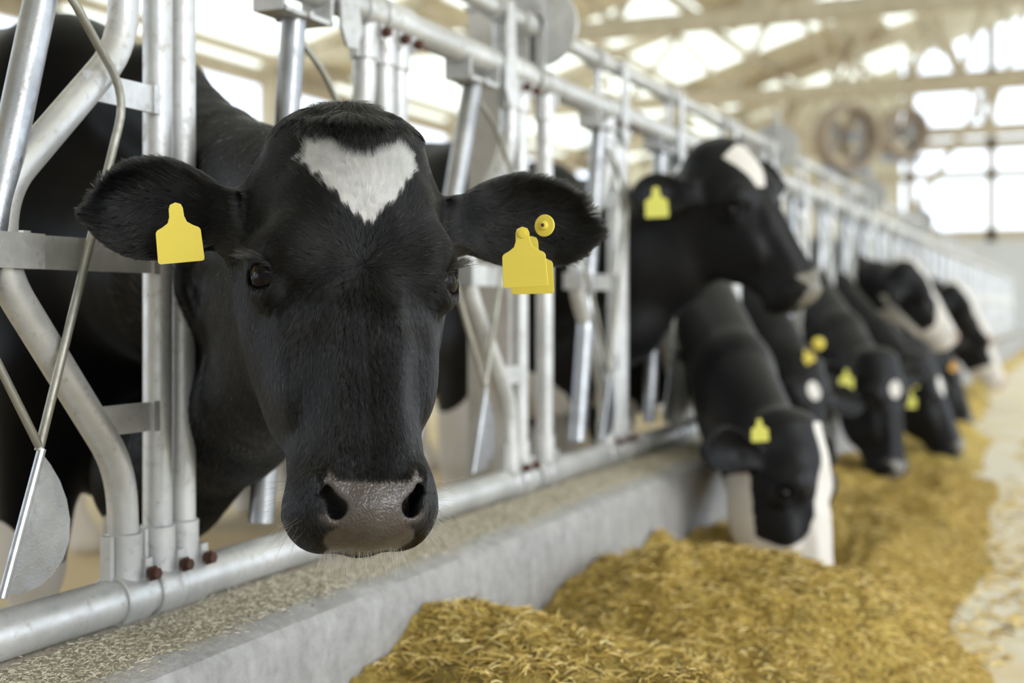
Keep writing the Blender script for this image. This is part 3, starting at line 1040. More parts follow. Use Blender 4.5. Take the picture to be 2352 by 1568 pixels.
def build_panel(j):
    k0, k1 = 4*j - 2, 4*j + 2
    ya, yb = yk(k0) + .04, yk(k1) + .02
    where = ['nearest panel of the galvanised feed fence, beside the big cow', 'second panel of the galvanised feed fence, where the cow with raised head looks out']
    far = 'galvanised feed fence panel, number %s along the row' % ['one', 'two', 'three', 'four', 'five', 'six', 'seven', 'eight', 'nine'][j]
    lab = where[j] if j < 2 else {2: 'third feed fence panel, behind the first grazing heads', 3: 'fourth feed fence panel, behind the piebald cow with raised head', 4: 'fifth feed fence panel, small and pale in the distance', 5: 'sixth feed fence panel from the camera', 6: 'seventh feed fence panel from the camera', 7: 'eighth feed fence panel, last but one before the end wall', 8: 'last feed fence panel, next to the end wall'}[j]
    root = empty('feed_fence_panel', (FX, ya, .42), lab, 'fence', 'headlock panels along the feed table')
    mb = MB(); mb.tube([(FX, ya, ZT), (FX, yb, ZT)], RT, 28); mb.build('top_rail', M['galv'], root)
    mb = MB(); mb.tube([(FX, ya, ZB), (FX, yb, ZB)], RB, 28); mb.build('bottom_rail', M['galv'], root)
    for k in range(k0 + 1, k1 + 1):
        if k < 0: continue
        y = yk(k)
        near = k <= 6
        offs = (-.027, .027) if k != k1 else (-.040, )
        for o_ in offs + (-.098,):
            if o_ != -.098: part('upright', 'upright', M['galv'], root, y + o_)
            else: part('bent_tube', 'bent_tube', M['galv'], root, y)
            if k <= 14:
                ct = part('clamp', 'clamp_top', M['galv'], root, y + o_, ZT)
                cb = part('clamp', 'clamp_bottom', M['galv'], root, y + o_, ZB)
                if near:
                    b1 = part('bolt', 'bolt', M['rust'], root, 0, 0, 0); b1.parent = ct; b1.location = (.026, .020, -.040)
                    b2 = part('bolt', 'bolt', M['rust'], root, 0, 0, 0); b2.parent = cb; b2.location = (.026, .020, .034)
        for nm in ('brace_hi', 'brace_mid', 'brace_lo'):
            part('flat_brace', nm, M['galv'], root, y)
        if k <= 14: part('collar', 'collar', M['galv'], root, y)
        tp, bt = BAR_STATE.get(k, (-.24 - .02*math.sin(k*2.1), -.35 - .02*math.cos(k*1.7)))
        mb = MB(); mb.tube([(FX, y + tp + .0, 1.352), (FX, y + bt, .515)], .0208, 24)
        bar = mb.build('locking_bar', M['galv_dark'], root)
        if k <= 14:
            part('hanger', 'hanger', M['galv'], root, y + tp, ZT)
            part('bracket', 'bracket', M['galv'], root, y + tp + .13, ZT)
            cr = part('catch_rod', 'catch_rod', M['rod'], root, y + (0 if k == 0 else tp + .28))
            part('catch_plate', 'catch_plate', M['galv_dark'], root, y + (0 if k == 0 else tp + .28))
    # first upright of the panel stands just past the joint
    if j > 0:
        part('upright', 'upright', M['galv'], root, yk(k0) + .115)
        if j < 4:
            part('clamp', 'clamp_top', M['galv'], root, yk(k0) + .115, ZT)
            part('clamp', 'clamp_bottom', M['galv'], root, yk(k0) + .115, ZB)
    return root

def build_fence():
    for j in range(9):
        build_panel(j)
    # release bar above the top rail, one length per panel
    names = ['release pipe above the fence, nearest length', 'release pipe above the fence, second length behind the grey disc', 'release pipe above the fence, third length', 'release pipe above the fence, fourth length', 'release pipe above the fence, blurred fifth length', 'release pipe above the fence, distant sixth length']
    for j in range(6):
        ya, yb = yk(4*j - 2) + .16, yk(4*j + 2) + .04
        root = empty('release_pipe', (FX, ya, 1.534), names[j], 'pipe', 'release pipes above the feed fence')
        mb = MB(); mb.tube([(FX, ya, 1.534), (FX, yb, 1.534)], .0195, 22); mb.build('pipe', M['galv'], root)
        for k in range(4*j - 1, 4*j + 3):
            if k < 0: continue
            y = yk(k) - .16
            mb = MB(); mb.tube([(FX, y - .03, 1.534), (FX, y + .03, 1.534)], .030, 22); mb.tube([(FX, y, 1.44), (FX, y, 1.52)], .011, 12)
            mb.build('sleeve', M['galv'], root)
        mb = MB(); mb.tube([(FX, yb - .08, 1.534), (FX, yb - .02, 1.534), (FX, yb, 1.534)], [.027, .027, .018], 22); mb.build('end_knob', M['galv'], root)
    dn = ['grey steel disc of the release lever above the big cow\'s ear', 'round release disc behind the head of the cow looking right', 'small round release disc farther down the fence', 'release disc near the far end of the fence']
    for i, j in enumerate((0, 1, 2, 3)):
        y = yk(4*j + 2) + .11
        root = empty('release_disc', (FX, y, 1.55), dn[i], 'disc', 'release discs on the fence')
        mb = MB(); mb.tube([(FX - .012, y - .008, 1.55), (FX - .012, y + .008, 1.55)], .100, 64); mb.tube([(FX - .012, y - .03, 1.55), (FX - .012, y + .02, 1.55)], .024, 24)
        mb.build('disc_plate', M['galv'], root)
        mb = MB(); mb.box((FX - .010, y - .030, 1.44), (FX + .012, y - .012, 1.70)); mb.tube([(FX, y - .04, 1.60), (FX, y - .01, 1.60)], .008, 10); mb.build('lever', M['galv'], root)
        mb = MB(); mb.box((FX - .10, y - .05, 1.39), (FX - .02, y - .042, 1.58)); mb.build('mounting_plate', M['galv'], root, smooth=False)
    cl = ['pale column behind the fence beside the big cow\'s head', 'pale fence column behind the cow looking right', 'third fence column, blurred', 'fourth fence column, far off', 'fifth fence column, near the end wall', 'sixth fence column, near the end wall', 'seventh fence column, in front of the end wall']
    for j in range(7):
        y = yk(4*j + 2) + .085
        root = empty('fence_column', (-1.335, y, 0), cl[j], 'column', 'columns carrying the feed fence')
        mb = MB(); mb.box((-1.390, y - .055, 0), (-1.280, y + .055, 1.585)); mb.build('shaft', M['pink_post'], root, smooth=False)
        mb = MB(); mb.box((-1.396, y - .061, 1.585), (-1.274, y + .061, 1.597)); mb.build('cap_plate', M['galv'], root, smooth=False)
        mb = MB(); mb.box((-1.282, y - .02, 1.375), (-1.24, y + .02, 1.445)); mb.box((-1.282, y - .02, .44), (-1.24, y + .02, .50)); mb.build('mount', M['galv'], root, smooth=False)

# ------------------------------------------------------------------ ground, kerb, hay
ZF = .08                                     # feed table
def concrete(name, c0, c1, chaff=None, chaff_amt=.5, rough=.85):
    m, nt, b = new_mat(name)
    v = world_vec(nt)
    n1 = noise(nt, 2.2, 6, .6, v); n2 = noise(nt, 24, 6, .65, v); n3 = noise(nt, 180, 4, .6, v)
    base = ramp(nt, [(.3, c0), (.7, c1)], n2.outputs[0])
    c = mix(nt, .18, base.outputs[0], n3.outputs[0], 'OVERLAY')
    if chaff:
        f = ramp(nt, [(.5 - chaff_amt*.3, 0), (.72 - chaff_amt*.3, 1)], n1.outputs[0])
        c = mix(nt, f.outputs[0], c, chaff)
    nt.links.new(c, b.inputs['Base Color'])
    b.inputs['Roughness'].default_value = rough
    bump(nt, b, n2.outputs[0], .5, .012)
    return m
M['floor'] = concrete('pale_feed_alley', (.74, .68, .56), (.86, .81, .70), (.74, .60, .36), .2)
M['cow_floor'] = concrete('straw_strewn_floor', (.42, .34, .22), (.55, .45, .30), (.60, .46, .26), .6)
m, nt, b = new_mat('kerb_concrete')
v = world_vec(nt)
n1 = noise(nt, 9, 5, .6, v); n2 = noise(nt, 42, 6, .7, v); n3 = noise(nt, 240, 4, .7, v)
vs = world_vec(nt, (1, 1, .35)); n4 = noise(nt, 26, 6, .65, vs)
face = ramp(nt, [(.25, (.24, .232, .226)), (.5, (.35, .34, .335)), (.72, (.47, .46, .455))], n4.outputs[0])
face2 = mix(nt, .35, face.outputs[0], ramp(nt, [(.3, .25), (.7, .62)], n2.outputs[0]).outputs[0])
top = ramp(nt, [(.32, (.24, .21, .15)), (.5, (.50, .45, .35)), (.68, (.74, .69, .57))], n3.outputs[0])
top2 = mix(nt, ramp(nt, [(.35, 0), (.65, .6)], n1.outputs[0]).outputs[0], top.outputs[0], (.58, .54, .46))
g = nt.nodes.new('ShaderNodeNewGeometry'); sp = nt.nodes.new('ShaderNodeSeparateXYZ'); nt.links.new(g.outputs['Position'], sp.inputs[0])
ed = N(nt, 'ShaderNodeMath', operation='MULTIPLY_ADD'); ed.inputs[1].default_value = .10; nt.links.new(n1.outputs[0], ed.inputs[0]); nt.links.new(sp.outputs['X'], ed.inputs[2])
fx_ = N(nt, 'ShaderNodeMapRange'); fx_.inputs['From Min'].default_value = -1.045; fx_.inputs['From Max'].default_value = -.995
nt.links.new(ed.outputs[0], fx_.inputs['Value'])
c = mix(nt, fx_.outputs[0], top2, face2)
nt.links.new(c, b.inputs['Base Color']); b.inputs['Roughness'].default_value = .9
bump(nt, b, n2.outputs[0], .55, .010)
M['kerb'] = b.id_data.nodes and m

m, nt, b = new_mat('golden_hay')
v = world_vec(nt)
n0 = noise(nt, 1.6, 3, .5, v); n1 = noise(nt, 16, 6, .65, v, .6); n2 = noise(nt, 110, 5, .7, v, 1.2)
c0 = ramp(nt, [(.30, (.14, .092, .018)), (.42, (.42, .275, .05)), (.54, (.74, .53, .12)), (.70, (.93, .76, .28))], n2.outputs[0])
c1 = ramp(nt, [(.35, (.27, .185, .038)), (.65, (.82, .58, .14))], n1.outputs[0])
c = mix(nt, .45, c0.outputs[0], c1.outputs[0])
c = mix(nt, ramp(nt, [(.45, 0), (.65, .35)], n0.outputs[0]).outputs[0], c, (.19, .165, .05))
nt.links.new(c, b.inputs['Base Color']); b.inputs['Roughness'].default_value = .8
bump(nt, b, n2.outputs[0], .8, .012)
M['hay'] = m
m, nt, b = new_mat('hay_strand')
a = N(nt, 'ShaderNodeAttribute', attribute_name='tint')
r_ = ramp(nt, [(0, (.14, .10, .025)), (.35, (.42, .28, .06)), (.7, (.70, .50, .13)), (1, (.92, .76, .36))], a.outputs['Fac'])
nt.links.new(r_.outputs[0], b.inputs['Base Color']); b.inputs['Roughness'].default_value = .6
M['straw'] = m
m, nt, b = new_mat('pale_chaff')
a = N(nt, 'ShaderNodeAttribute', attribute_name='tint')
r_ = ramp(nt, [(0, (.24, .21, .14)), (.4, (.52, .47, .35)), (1, (.82, .77, .64))], a.outputs['Fac'])
nt.links.new(r_.outputs[0], b.inputs['Base Color']); b.inputs['Roughness'].default_value = .6
M['chaff'] = m

def vnoise(x, y, seed=0):
    xi, yi = np.floor(x).astype(int), np.floor(y).astype(int)
    fx, fy = x - xi, y - yi
    fx, fy = fx*fx*(3-2*fx), fy*fy*(3-2*fy)
    def h(a, b):
        v = np.sin(a*127.1 + b*311.7 + seed*74.7) * 43758.5453
        return v - np.floor(v)
    return (h(xi, yi)*(1-fx) + h(xi+1, yi)*fx)*(1-fy) + (h(xi, yi+1)*(1-fx) + h(xi+1, yi+1)*fx)*fy

def hay_height(X, Y):
    edge = np.interp(Y, [3.0, 4, 6, 8, 10, 15], [-.12, -.25, -.36, -.50, -.72, -.86]) + .16*(vnoise(Y*.9, 0*Y, 3) - .5) + .10*(vnoise(Y*3.1, 0*Y, 5) - .5) - .10*np.exp(-((Y - 2.2)/.9)**2)*0
    e = np.clip((edge - X) / np.interp(Y, [6, 10], [.30, .16]), 0, 1); e = e*e*(3-2*e)
    big = .035 + .14*vnoise(X*2.9 + 7, Y*2.6, 1) + .080*vnoise(X*6.2, Y*5.9, 2) + .034*vnoise(X*13, Y*12, 8)
    ridge = .07*np.exp(-((X + 1.0)/.17)**2) * (vnoise(0*X + 3, Y*2.9, 9) - .15)
    big = big * .80 + .05*np.clip((2.4 - Y)/.5, 0, 1)
    for mx_, my_, mr_, mh_ in ((-1.0, 3.15, .20, .05), (-.66, 2.50, .30, .085), (-.50, 3.20, .28, .075), (-1.03, 2.05, .20, .06), (-.62, 1.75, .25, .05), (-.90, 2.85, .14, .03), (-.45, 2.6, .18, .04)):
        big = big + mh_*np.exp(-(((X-mx_)**2 + (Y-my_)**2)/mr_**2)**1.4)
    far = np.interp(Y, [3.6, 5, 9, 15], [1, .62, .5, .35])
    h = e * (big*far + ridge)
    h = h + e * (.020*vnoise(X*22, Y*22, 4) + .014*vnoise(X*47, Y*47, 6))
    for hx, hy, rr, dp in HAY_DENTS:
        h = h - e*dp*np.exp(-(((X-hx)**2 + (Y-hy)**2)/rr**2))
    return ZF + np.maximum(h, 0) - .012*(1-e)
HAY_DENTS = [(-.70, 3.34, .26, .13), (-.60, 2.98, .22, .05), (-.62, 5.25, .28, .10), (-.62, 6.3, .28, .10), (-.60, 4.5, .2, .08)]

def grid_mesh(name, xs, ys, fz, mat):
    X, Y = np.meshgrid(xs, ys, indexing='ij')
    Z = fz(X, Y)
    V = np.stack([X, Y, Z], -1).reshape(-1, 3)
    nx, ny = X.shape
    I = np.arange(nx*ny).reshape(nx, ny)
    Q = np.stack([I[:-1, :-1], I[1:, :-1], I[1:, 1:], I[:-1, 1:]], -1).reshape(-1, 4)
    me = np_mesh(name, V, Q)
    return link(name, me, mat)

def build_ground():
    mb = MB(); mb.box((FX + .19, -9, ZF - .2), (9.0, 27.0, ZF)); o = mb.build('floor', M['floor'], smooth=False); tag(o, kind='structure')
    mb = MB(); mb.box((-12.0, -9, -.2), (-1.40, 27.0, 0)); o = mb.build('floor', M['cow_floor'], smooth=False); tag(o, kind='structure')
    # kerb with a worn, slightly wavy front edge
    ys = np.concatenate([np.arange(-.6, 6, .03), np.arange(6, 27.01, .25)])
    prof = [(-1.42, -.1), (-1.42, .424), (-1.30, .4265), (-1.10, .4265), (-1.055, .424), (-1.030, .414), (-1.021, .398), (-1.020, .36), (-1.021, .2), (-1.022, .0)]
    V, Fc = [], []
    for y in ys:
        for (px_, pz) in prof:
            wv = .004*(vnoise(np.array(y*6.), np.array(pz*9.), 1) - .5) + .006*(vnoise(np.array(y*1.3), np.array(0.), 2) - .5)
            V.append((px_ + (wv if px_ > -1.2 else 0), y, pz + (wv*.6 if pz > .3 else 0)))
    n = len(prof)
    for i in range(len(ys) - 1):
        for k in range(n - 1):
            Fc.append((i*n + k, (i+1)*n + k, (i+1)*n + k + 1, i*n + k + 1))
    Fc.append(tuple(range(n))); Fc.append(tuple(range((len(ys)-1)*n, len(ys)*n))[::-1])
    mb = MB(); mb.add(V, Fc); o = mb.build('feed_kerb', M['kerb'], smooth=True); tag(o, kind='structure')
    # hay
    xs = np.arange(-1.018, .25, .011)
    o = grid_mesh('hay', xs, np.concatenate([np.arange(.6, 6.5, .012), np.arange(6.5, 12, .03), np.arange(12, 24.5, .08)]), hay_height, M['hay'])
    tag(o, 'golden chopped hay heaped in a long windrow against the concrete kerb', 'hay', kind='stuff')
    # loose strands on top of it
    n = 60000
    Yp = .9 + 5.6*rng.random(n)**1.3; Xp = rng.uniform(-1.01, .12, n)
    Zp = hay_height(Xp, Yp)
    okk = Zp > ZF + .004
    Xp, Yp, Zp = Xp[okk], Yp[okk], Zp[okk]
    n = len(Xp)
    an = rng.uniform(0, 2*math.pi, n); el = rng.normal(.12, .28, n)
    L = rng.uniform(.012, .045, n)
    D = np.stack([np.cos(an)*np.cos(el), np.sin(an)*np.cos(el), np.sin(el)], 1)
    B = np.stack([Xp, Yp, Zp + .002], 1)
    sd = rng.normal(0, .25, (n, 3))
    pts = np.stack([B - D*(L*.5)[:, None], B + sd*(L*.12)[:, None] + (0, 0, .003), B + D*(L*.5)[:, None]], 1)
    pts[:, :, 0] = np.maximum(pts[:, :, 0], -1.008)
    h = add_hair('loose_hay_strands', pts, np.array([.0010, .0012, .0007]), np.clip(rng.normal(.52, .30, n), 0, 1), M['straw'])
    tag(h, 'loose dry hay strands lying on top of the golden windrow', 'hay', kind='stuff')
    # chaff on the kerb and crumbs on the alley floor
    n = 26000
    Yp = .5 + 4.5*rng.random(n)**1.4; Xp = np.where(rng.random(n) < .75, rng.uniform(-1.19, -1.06, n), rng.uniform(-1.41, -1.03, n))
    Zp = .4275 + 0*Xp
    an = rng.uniform(0, 2*math.pi, n); L = rng.uniform(.002, .011, n)
    D = np.stack([np.cos(an), np.sin(an), rng.normal(0, .15, n)], 1)
    B = np.stack([Xp, Yp, Zp + .001], 1)
    h = add_hair('chaff', np.stack([B - D*(L*.5)[:, None], B + (0, 0, .0006), B + D*(L*.5)[:, None]], 1), np.array([.0005, .0007, .0004]), np.clip(rng.normal(.45, .28, n), 0, 1), M['chaff'])
    tag(h, 'pale chopped feed crumbs scattered on top of the concrete kerb', 'chaff', kind='stuff')
    n = 22000
    Yp = 3 + 17*rng.random(n); Xp = rng.uniform(-.35, 1.9, n)
    keep = vnoise(Xp*1.6, Yp*1.1, 12) + rng.normal(0, .15, n) - .25*np.clip(Xp, 0, 2) > .45
    Xp, Yp = Xp[keep], Yp[keep]; n = len(Xp)
    an = rng.uniform(0, 2*math.pi, n); L = rng.uniform(.02, .07, n)
    D = np.stack([np.cos(an), np.sin(an), rng.normal(0, .1, n)], 1)
    B = np.stack([Xp, Yp, ZF + .004 + 0*Xp], 1)
    h = add_hair('scattered_hay', np.stack([B - D*(L*.5)[:, None], B + (0, 0, .006), B + D*(L*.5)[:, None]], 1), np.array([.002, .003, .002]), np.clip(rng.normal(.6, .2, n), 0, 1), M['straw'])
    tag(h, 'hay scattered thinly over the pale alley floor right of the windrow', 'hay', kind='stuff')

# ------------------------------------------------------------------ barn shell
m, nt, b = new_mat('cream_roof_sheet')
v = world_vec(nt)
n1 = noise(nt, .9, 4, .6, v)
c = ramp(nt, [(.35, (.62, .58, .47)), (.65, (.76, .72, .60))], n1.outputs[0])
nt.links.new(c.outputs[0], b.inputs['Base Color']); b.inputs['Roughness'].default_value = .6
M['roof'] = m
m = bpy.data.materials.new('translucent_roof_light'); m.use_nodes = True
nt = m.node_tree; nt.nodes.clear()
o_ = nt.nodes.new('ShaderNodeOutputMaterial'); t1 = nt.nodes.new('ShaderNodeBsdfTranslucent'); t2 = nt.nodes.new('ShaderNodeBsdfTransparent')
t1.inputs[0].default_value = (.95, .92, .80, 1); t2.inputs[0].default_value = (1, .98, .90, 1)
mx = nt.nodes.new('ShaderNodeMixShader'); mx.inputs[0].default_value = .55
nt.links.new(t2.outputs[0], mx.inputs[1]); nt.links.new(t1.outputs[0], mx.inputs[2]); nt.links.new(mx.outputs[0], o_.inputs[0])
M['rooflight'] = m
m, nt, b = new_mat('pale_grey_wall_sheet')
v = obj_vec(nt, (1, 1, 1))
wv = N(nt, 'ShaderNodeTexWave', wave_type='BANDS', bands_direction='X'); wv.inputs['Scale'].default_value = 4
nt.links.new(v, wv.inputs['Vector'])
b.inputs['Base Color'].default_value = (.62, .64, .67, 1); b.inputs['Roughness'].default_value = .5
bump(nt, b, wv.outputs['Color'], .4, .03)
M['wall'] = m
m, nt, b = new_mat('fan_blue_grey'); b.inputs['Base Color'].default_value = (.28, .31, .38, 1); b.inputs['Roughness'].default_value = .5
M['fan'] = m
m, nt, b = new_mat('fan_brown'); b.inputs['Base Color'].default_value = (.38, .31, .25, 1); b.inputs['Roughness'].default_value = .6
M['fan_brown'] = m
m, nt, b = new_mat('white_door_paint'); b.inputs['Base Color'].default_value = (.85, .85, .83, 1)
M['white'] = m

RX, RZ = 2.2, 7.4                   # ridge
EX, EZ = -9.2, 3.75                 # left eave
EX2 = RX + (RX - EX)
def roof_z(x):
    return RZ - (RZ - EZ) * abs(x - RX) / (RX - EX)
TR_Y = [3.3, 8.3, 13.3, 18.3, 23.3]
def build_barn():
    ord_ = ['first', 'second', 'third', 'fourth', 'fifth']
    for i, y in enumerate(TR_Y):
        root = empty('roof_truss', (RX, y, 3.9), ['steel roof truss almost overhead, nearest the camera', 'second roof truss from the camera', 'beige roof truss crossing above the far fence', 'beige roof truss in front of the barn fan', 'last roof truss before the end wall'][i], 'truss', 'steel trusses under the roof')
        mb = MB(); mb.beam((EX, y, 3.86), (EX2 - 1, y, 3.86), .12, .20); mb.build('tie_beam', M['roof_steel'], root, smooth=False)
        mb = MB(); mb.beam((EX, y, EZ + .05), (RX, y, RZ - .12), .12, .18); mb.beam((EX2, y, EZ + .05), (RX, y, RZ - .12), .12, .18); mb.build('rafter', M['roof_steel'], root, smooth=False)
        xs = np.arange(EX + 1.4, EX2 - 1, 1.55)
        for q, x in enumerate(xs):
            if abs(x - RX) > 10: continue
            mb = MB(); x2 = x + .78
            mb.beam((x, y, 3.9), (x2, y, roof_z(x2) - .12), .07, .09)
            mb.beam((x2, y, roof_z(x2) - .12), (x + 1.55, y, 3.9), .07, .09)
            mb.build('web_member', M['roof_steel'], root, smooth=False)
        for xp in (EX + .1,):
            mb = MB(); mb.box((xp - .1, y - .1, 0), (xp + .1, y + .1, 3.8)); mb.build('post', M['roof_steel'], root, smooth=False)
    # purlins
    for i, x in enumerate(np.arange(EX + .3, RX + 6.2, 1.25)):
        ordn = ['eave purlin over the left eave', 'first purlin up from the left eave'] + ['%s purlin up from the left eave' % w_ for w_ in 'second third fourth fifth sixth seventh eighth ninth tenth eleventh twelfth thirteenth fourteenth'.split()]
        o = MB().beam((x, 1.0, roof_z(x) - .03), (x, 26.5, roof_z(x) - .03), .08, .12, up=(0, 0, 1)).build('purlin', M['roof_steel'], smooth=False)
        tag(o, 'beige steel ' + ordn[i], 'beam', 'purlins under the roof sheets')
    # roof: opaque sheets and translucent roof lights in a chequer of bays
    mbo, mbt = MB(), MB()
    yb = [1.0, 3.3, 4.9, 6.6, 8.3, 9.9, 11.6, 13.3, 14.9, 16.6, 18.3, 19.9, 21.6, 23.3, 24.9, 26.5]
    xe = list(np.arange(EX + .3, RX, 1.9)) + [RX]
    xe[0] = EX - .4
    for a in range(len(yb) - 1):
        for c in range(len(xe) - 1):
            x0, x1 = xe[c], xe[c+1]
            clear = ((a + c*2) % 3 == 0) or (c == 0 and a % 3 != 1) or (c in (1,) and a % 2)
            tgt = mbt if clear else mbo
            z0, z1 = roof_z(x0) + .06, roof_z(x1) + .06
            tgt.add([(x0, yb[a], z0), (x1, yb[a], z1), (x1, yb[a+1], z1), (x0, yb[a+1], z0), (x0, yb[a], z0+.02), (x1, yb[a], z1+.02), (x1, yb[a+1], z1+.02), (x0, yb[a+1], z0+.02)],
                    [(0,3,2,1),(4,5,6,7),(0,1,5,4),(1,2,6,5),(2,3,7,6),(3,0,4,7)])
    # right hand slope: an open strip beside the ridge, then sheets
    for a in range(len(yb) - 1):
        for (x0, x1, clear) in ((RX + .05, RX + 1.6, a % 2 == 0), (RX + 3.2, RX + 5.2, a % 2 == 1), (RX + 1.6, RX + 3.2, False), ):
            tgt = mbt if clear else mbo
            if x0 > RX + 3 and yb[a] > 17: continue
            z0, z1 = roof_z(x0) + .06, roof_z(x1) + .06
            tgt.add([(x0, yb[a], z0), (x1, yb[a], z1), (x1, yb[a+1], z1), (x0, yb[a+1], z0), (x0, yb[a], z0+.02), (x1, yb[a], z1+.02), (x1, yb[a+1], z1+.02), (x0, yb[a+1], z0+.02)],
                    [(0,3,2,1),(4,5,6,7),(0,1,5,4),(1,2,6,5),(2,3,7,6),(3,0,4,7)])
    o = mbo.build('ceiling', M['roof'], smooth=False); tag(o, kind='structure')
    o = mbt.build('window_1', M['rooflight'], smooth=False); tag(o, kind='structure')
    # the roof goes on behind the camera to the other end of the barn
    mb = MB()
    for (x0, x1) in ((EX - .4, RX), (RX, RX + 5.2)):
        z0, z1 = roof_z(x0) + .06, roof_z(x1) + .06
        mb.add([(x0, -9, z0), (x1, -9, z1), (x1, 1.0, z1), (x0, 1.0, z0), (x0, -9, z0+.02), (x1, -9, z1+.02), (x1, 1.0, z1+.02), (x0, 1.0, z0+.02)],
                [(0,3,2,1),(4,5,6,7),(0,1,5,4),(1,2,6,5),(2,3,7,6),(3,0,4,7)])
    o = mb.build('ceiling', M['roof'], smooth=False); tag(o, kind='structure')
    mb = MB(); mb.box((-10, -9.1, -.2), (7.4, -9.0, 5.4)); o = mb.build('wall_front', M['wall'], smooth=False); tag(o, kind='structure')
    # end wall
    YW = 26.0
    mb = MB(); mb.box((-12, YW, 0), (2.15, YW + .12, 2.15)); o = mb.build('wall_back', M['wall'], smooth=False); tag(o, kind='structure')
    mb = MB(); mb.box((2.15, YW - .05, 0), (9, YW + .12, 2.3)); o = mb.build('door_1', M['white'], smooth=False); tag(o, kind='structure')
    mb = MB()
    for x in (-11.5, -8.5, -5.5, -4.4, -3.2, -1.72, .5, 2.2, 5.0): mb.box((x - .07, YW, 2.1), (x + .09, YW + .14, roof_z(x) if x > EX else 3.7))
    mb.box((-12, YW, 2.15), (9, YW + .14, 2.35)); mb.box((-12, YW, 3.3), (9, YW + .14, 3.45)); mb.box((-12, YW, 3.85), (9, YW + .14, 4.05)); mb.box((-6, YW, 4.95), (9, YW + .14, 5.35)); mb.beam((-3.3, YW + .07, 2.4), (-1.8, YW + .07, 4.9), .12, .12)
    o = mb.build('trim_1', M['roof_steel'], smooth=False); tag(o, kind='structure')
    # upper part of the gable partly boarded
    mb = MB(); mb.prism([(-9.2, 2.35), (-3.35, 2.35), (-3.35, roof_z(-3.35) - .05), (-9.2, roof_z(-9.2) - .05)], (0, YW + .06, 0), (1, 0, 0), (0, 0, 1), .07); o = mb.build('wall_gable', M['roof'], smooth=False); tag(o, kind='structure')
    # side rail of the far open side
    mb = MB(); mb.beam((EX, -1, 3.66), (EX, 26, 3.66), .14, .18); mb.beam((EX, -1, 1.2), (EX, 26, 1.2), .06, .10); o = mb.build('trim_2', M['roof_steel'], smooth=False); tag(o, kind='structure')
    # fans hung under the trusses
    def fan(px, py, d, r, label, mat, tilt):
        c = Vector(at(px, py, d))
        root = empty('barn_fan', tuple(c), label, 'fan', 'fans hanging in the barn')
        Rt = Matrix.Rotation(TH + math.radians(20), 3, 'Z') @ Matrix.Rotation(math.radians(tilt), 3, 'X')
        def W(x, y, z): return c + Rt @ Vector((x, y, z))
        ringp = [W(r*math.cos(a), 0, r*math.sin(a)) for a in np.linspace(0, 2*math.pi, 33)[:-1]]
        mb = MB()
        for oy in (-.12, 0, .12): mb.tube([p + Rt @ Vector((0, oy, 0)) for p in ringp], .045, 8, closed=True)
        mb.build('shroud', mat, root)
        for q in range(5):
            a = q*2*math.pi/5
            mb = MB()
            pts = []
            for t, wd in ((.12, .06), (.5, .10), (.92, .13)):
                for sg in (-1, 1):
                    rr = t*r
                    ca, sa = math.cos(a), math.sin(a)
                    pts.append((t, sg, W(rr*ca - sg*wd*sa*r*1.6, sg*.04, rr*sa + sg*wd*ca*r*1.6)))
            vv = [p[2] for p in pts]
            vv2 = [p + Rt @ Vector((0, .012, 0)) for p in vv]
            mb.add(vv + vv2, [(0,1,3,2),(2,3,5,4),(6,8,9,7),(8,10,11,9),(0,2,8,6),(2,4,10,8),(1,7,9,3),(3,9,11,5),(4,5,11,10),(0,6,7,1)])
            mb.build('blade', mat, root)
        mb = MB(); mb.tube([W(0, -.16, 0), W(0, .12, 0)], r*.16, 16); mb.build('motor', M['fan'], root)
        mb = MB(); mb.beam(W(-r, 0, -r*1.1), W(r, 0, -r*1.1), .10, .12); mb.beam(W(-r*.5, 0, -r*1.1), W(-r*.5, 0, r), .04, .04); mb.beam(W(r*.5, 0, -r*1.1), W(r*.5, 0, r), .04, .04); mb.build('stand_frame', M['fan'], root, smooth=False)
        zt = roof_z(c.x) - .1
        mb = MB(); mb.beam(W(-r*.5, 0, r), (W(-r*.5, 0, r).x, W(0, 0, 0).y, zt), .035, .035); mb.beam(W(r*.5, 0, r), (W(r*.5, 0, r).x, W(0, 0, 0).y, zt), .035, .035)
        mb.build('hanger', M['roof_steel'], root, smooth=False)
    fan(1945, 315, 17.0, .40, 'blue grey barn fan hanging under the trusses, nearer of the two', M['fan_brown'], 8)
    fan(2075, 305, 22.0, .40, 'brown barn fan hanging farther back', M['fan_brown'], 5)
    # outside ground
    mb = MB(); mb.box((-60, -20, -.40), (60, 80, -.22)); o = mb.build('floor', M['floor'], smooth=False); tag(o, kind='structure')

# ------------------------------------------------------------------ the rest of the herd
M['herd'] = coat_material('black_and_white_hide', black=(.005, .005, .0065), pink=(.50, .36, .30), rough=.5, spec=.24)
M['herd_dark_nose'] = coat_material('black_hide_grey_nose', black=(.005, .005, .006), pink=(.16, .145, .12), rough=.5, spec=.24)
M['tag_green'] = tag_material('lemon_ear_tag_plastic', (.80, .78, .14))
M['tag_orange'] = tag_material('orange_ear_tag_plastic', (.80, .42, .05))

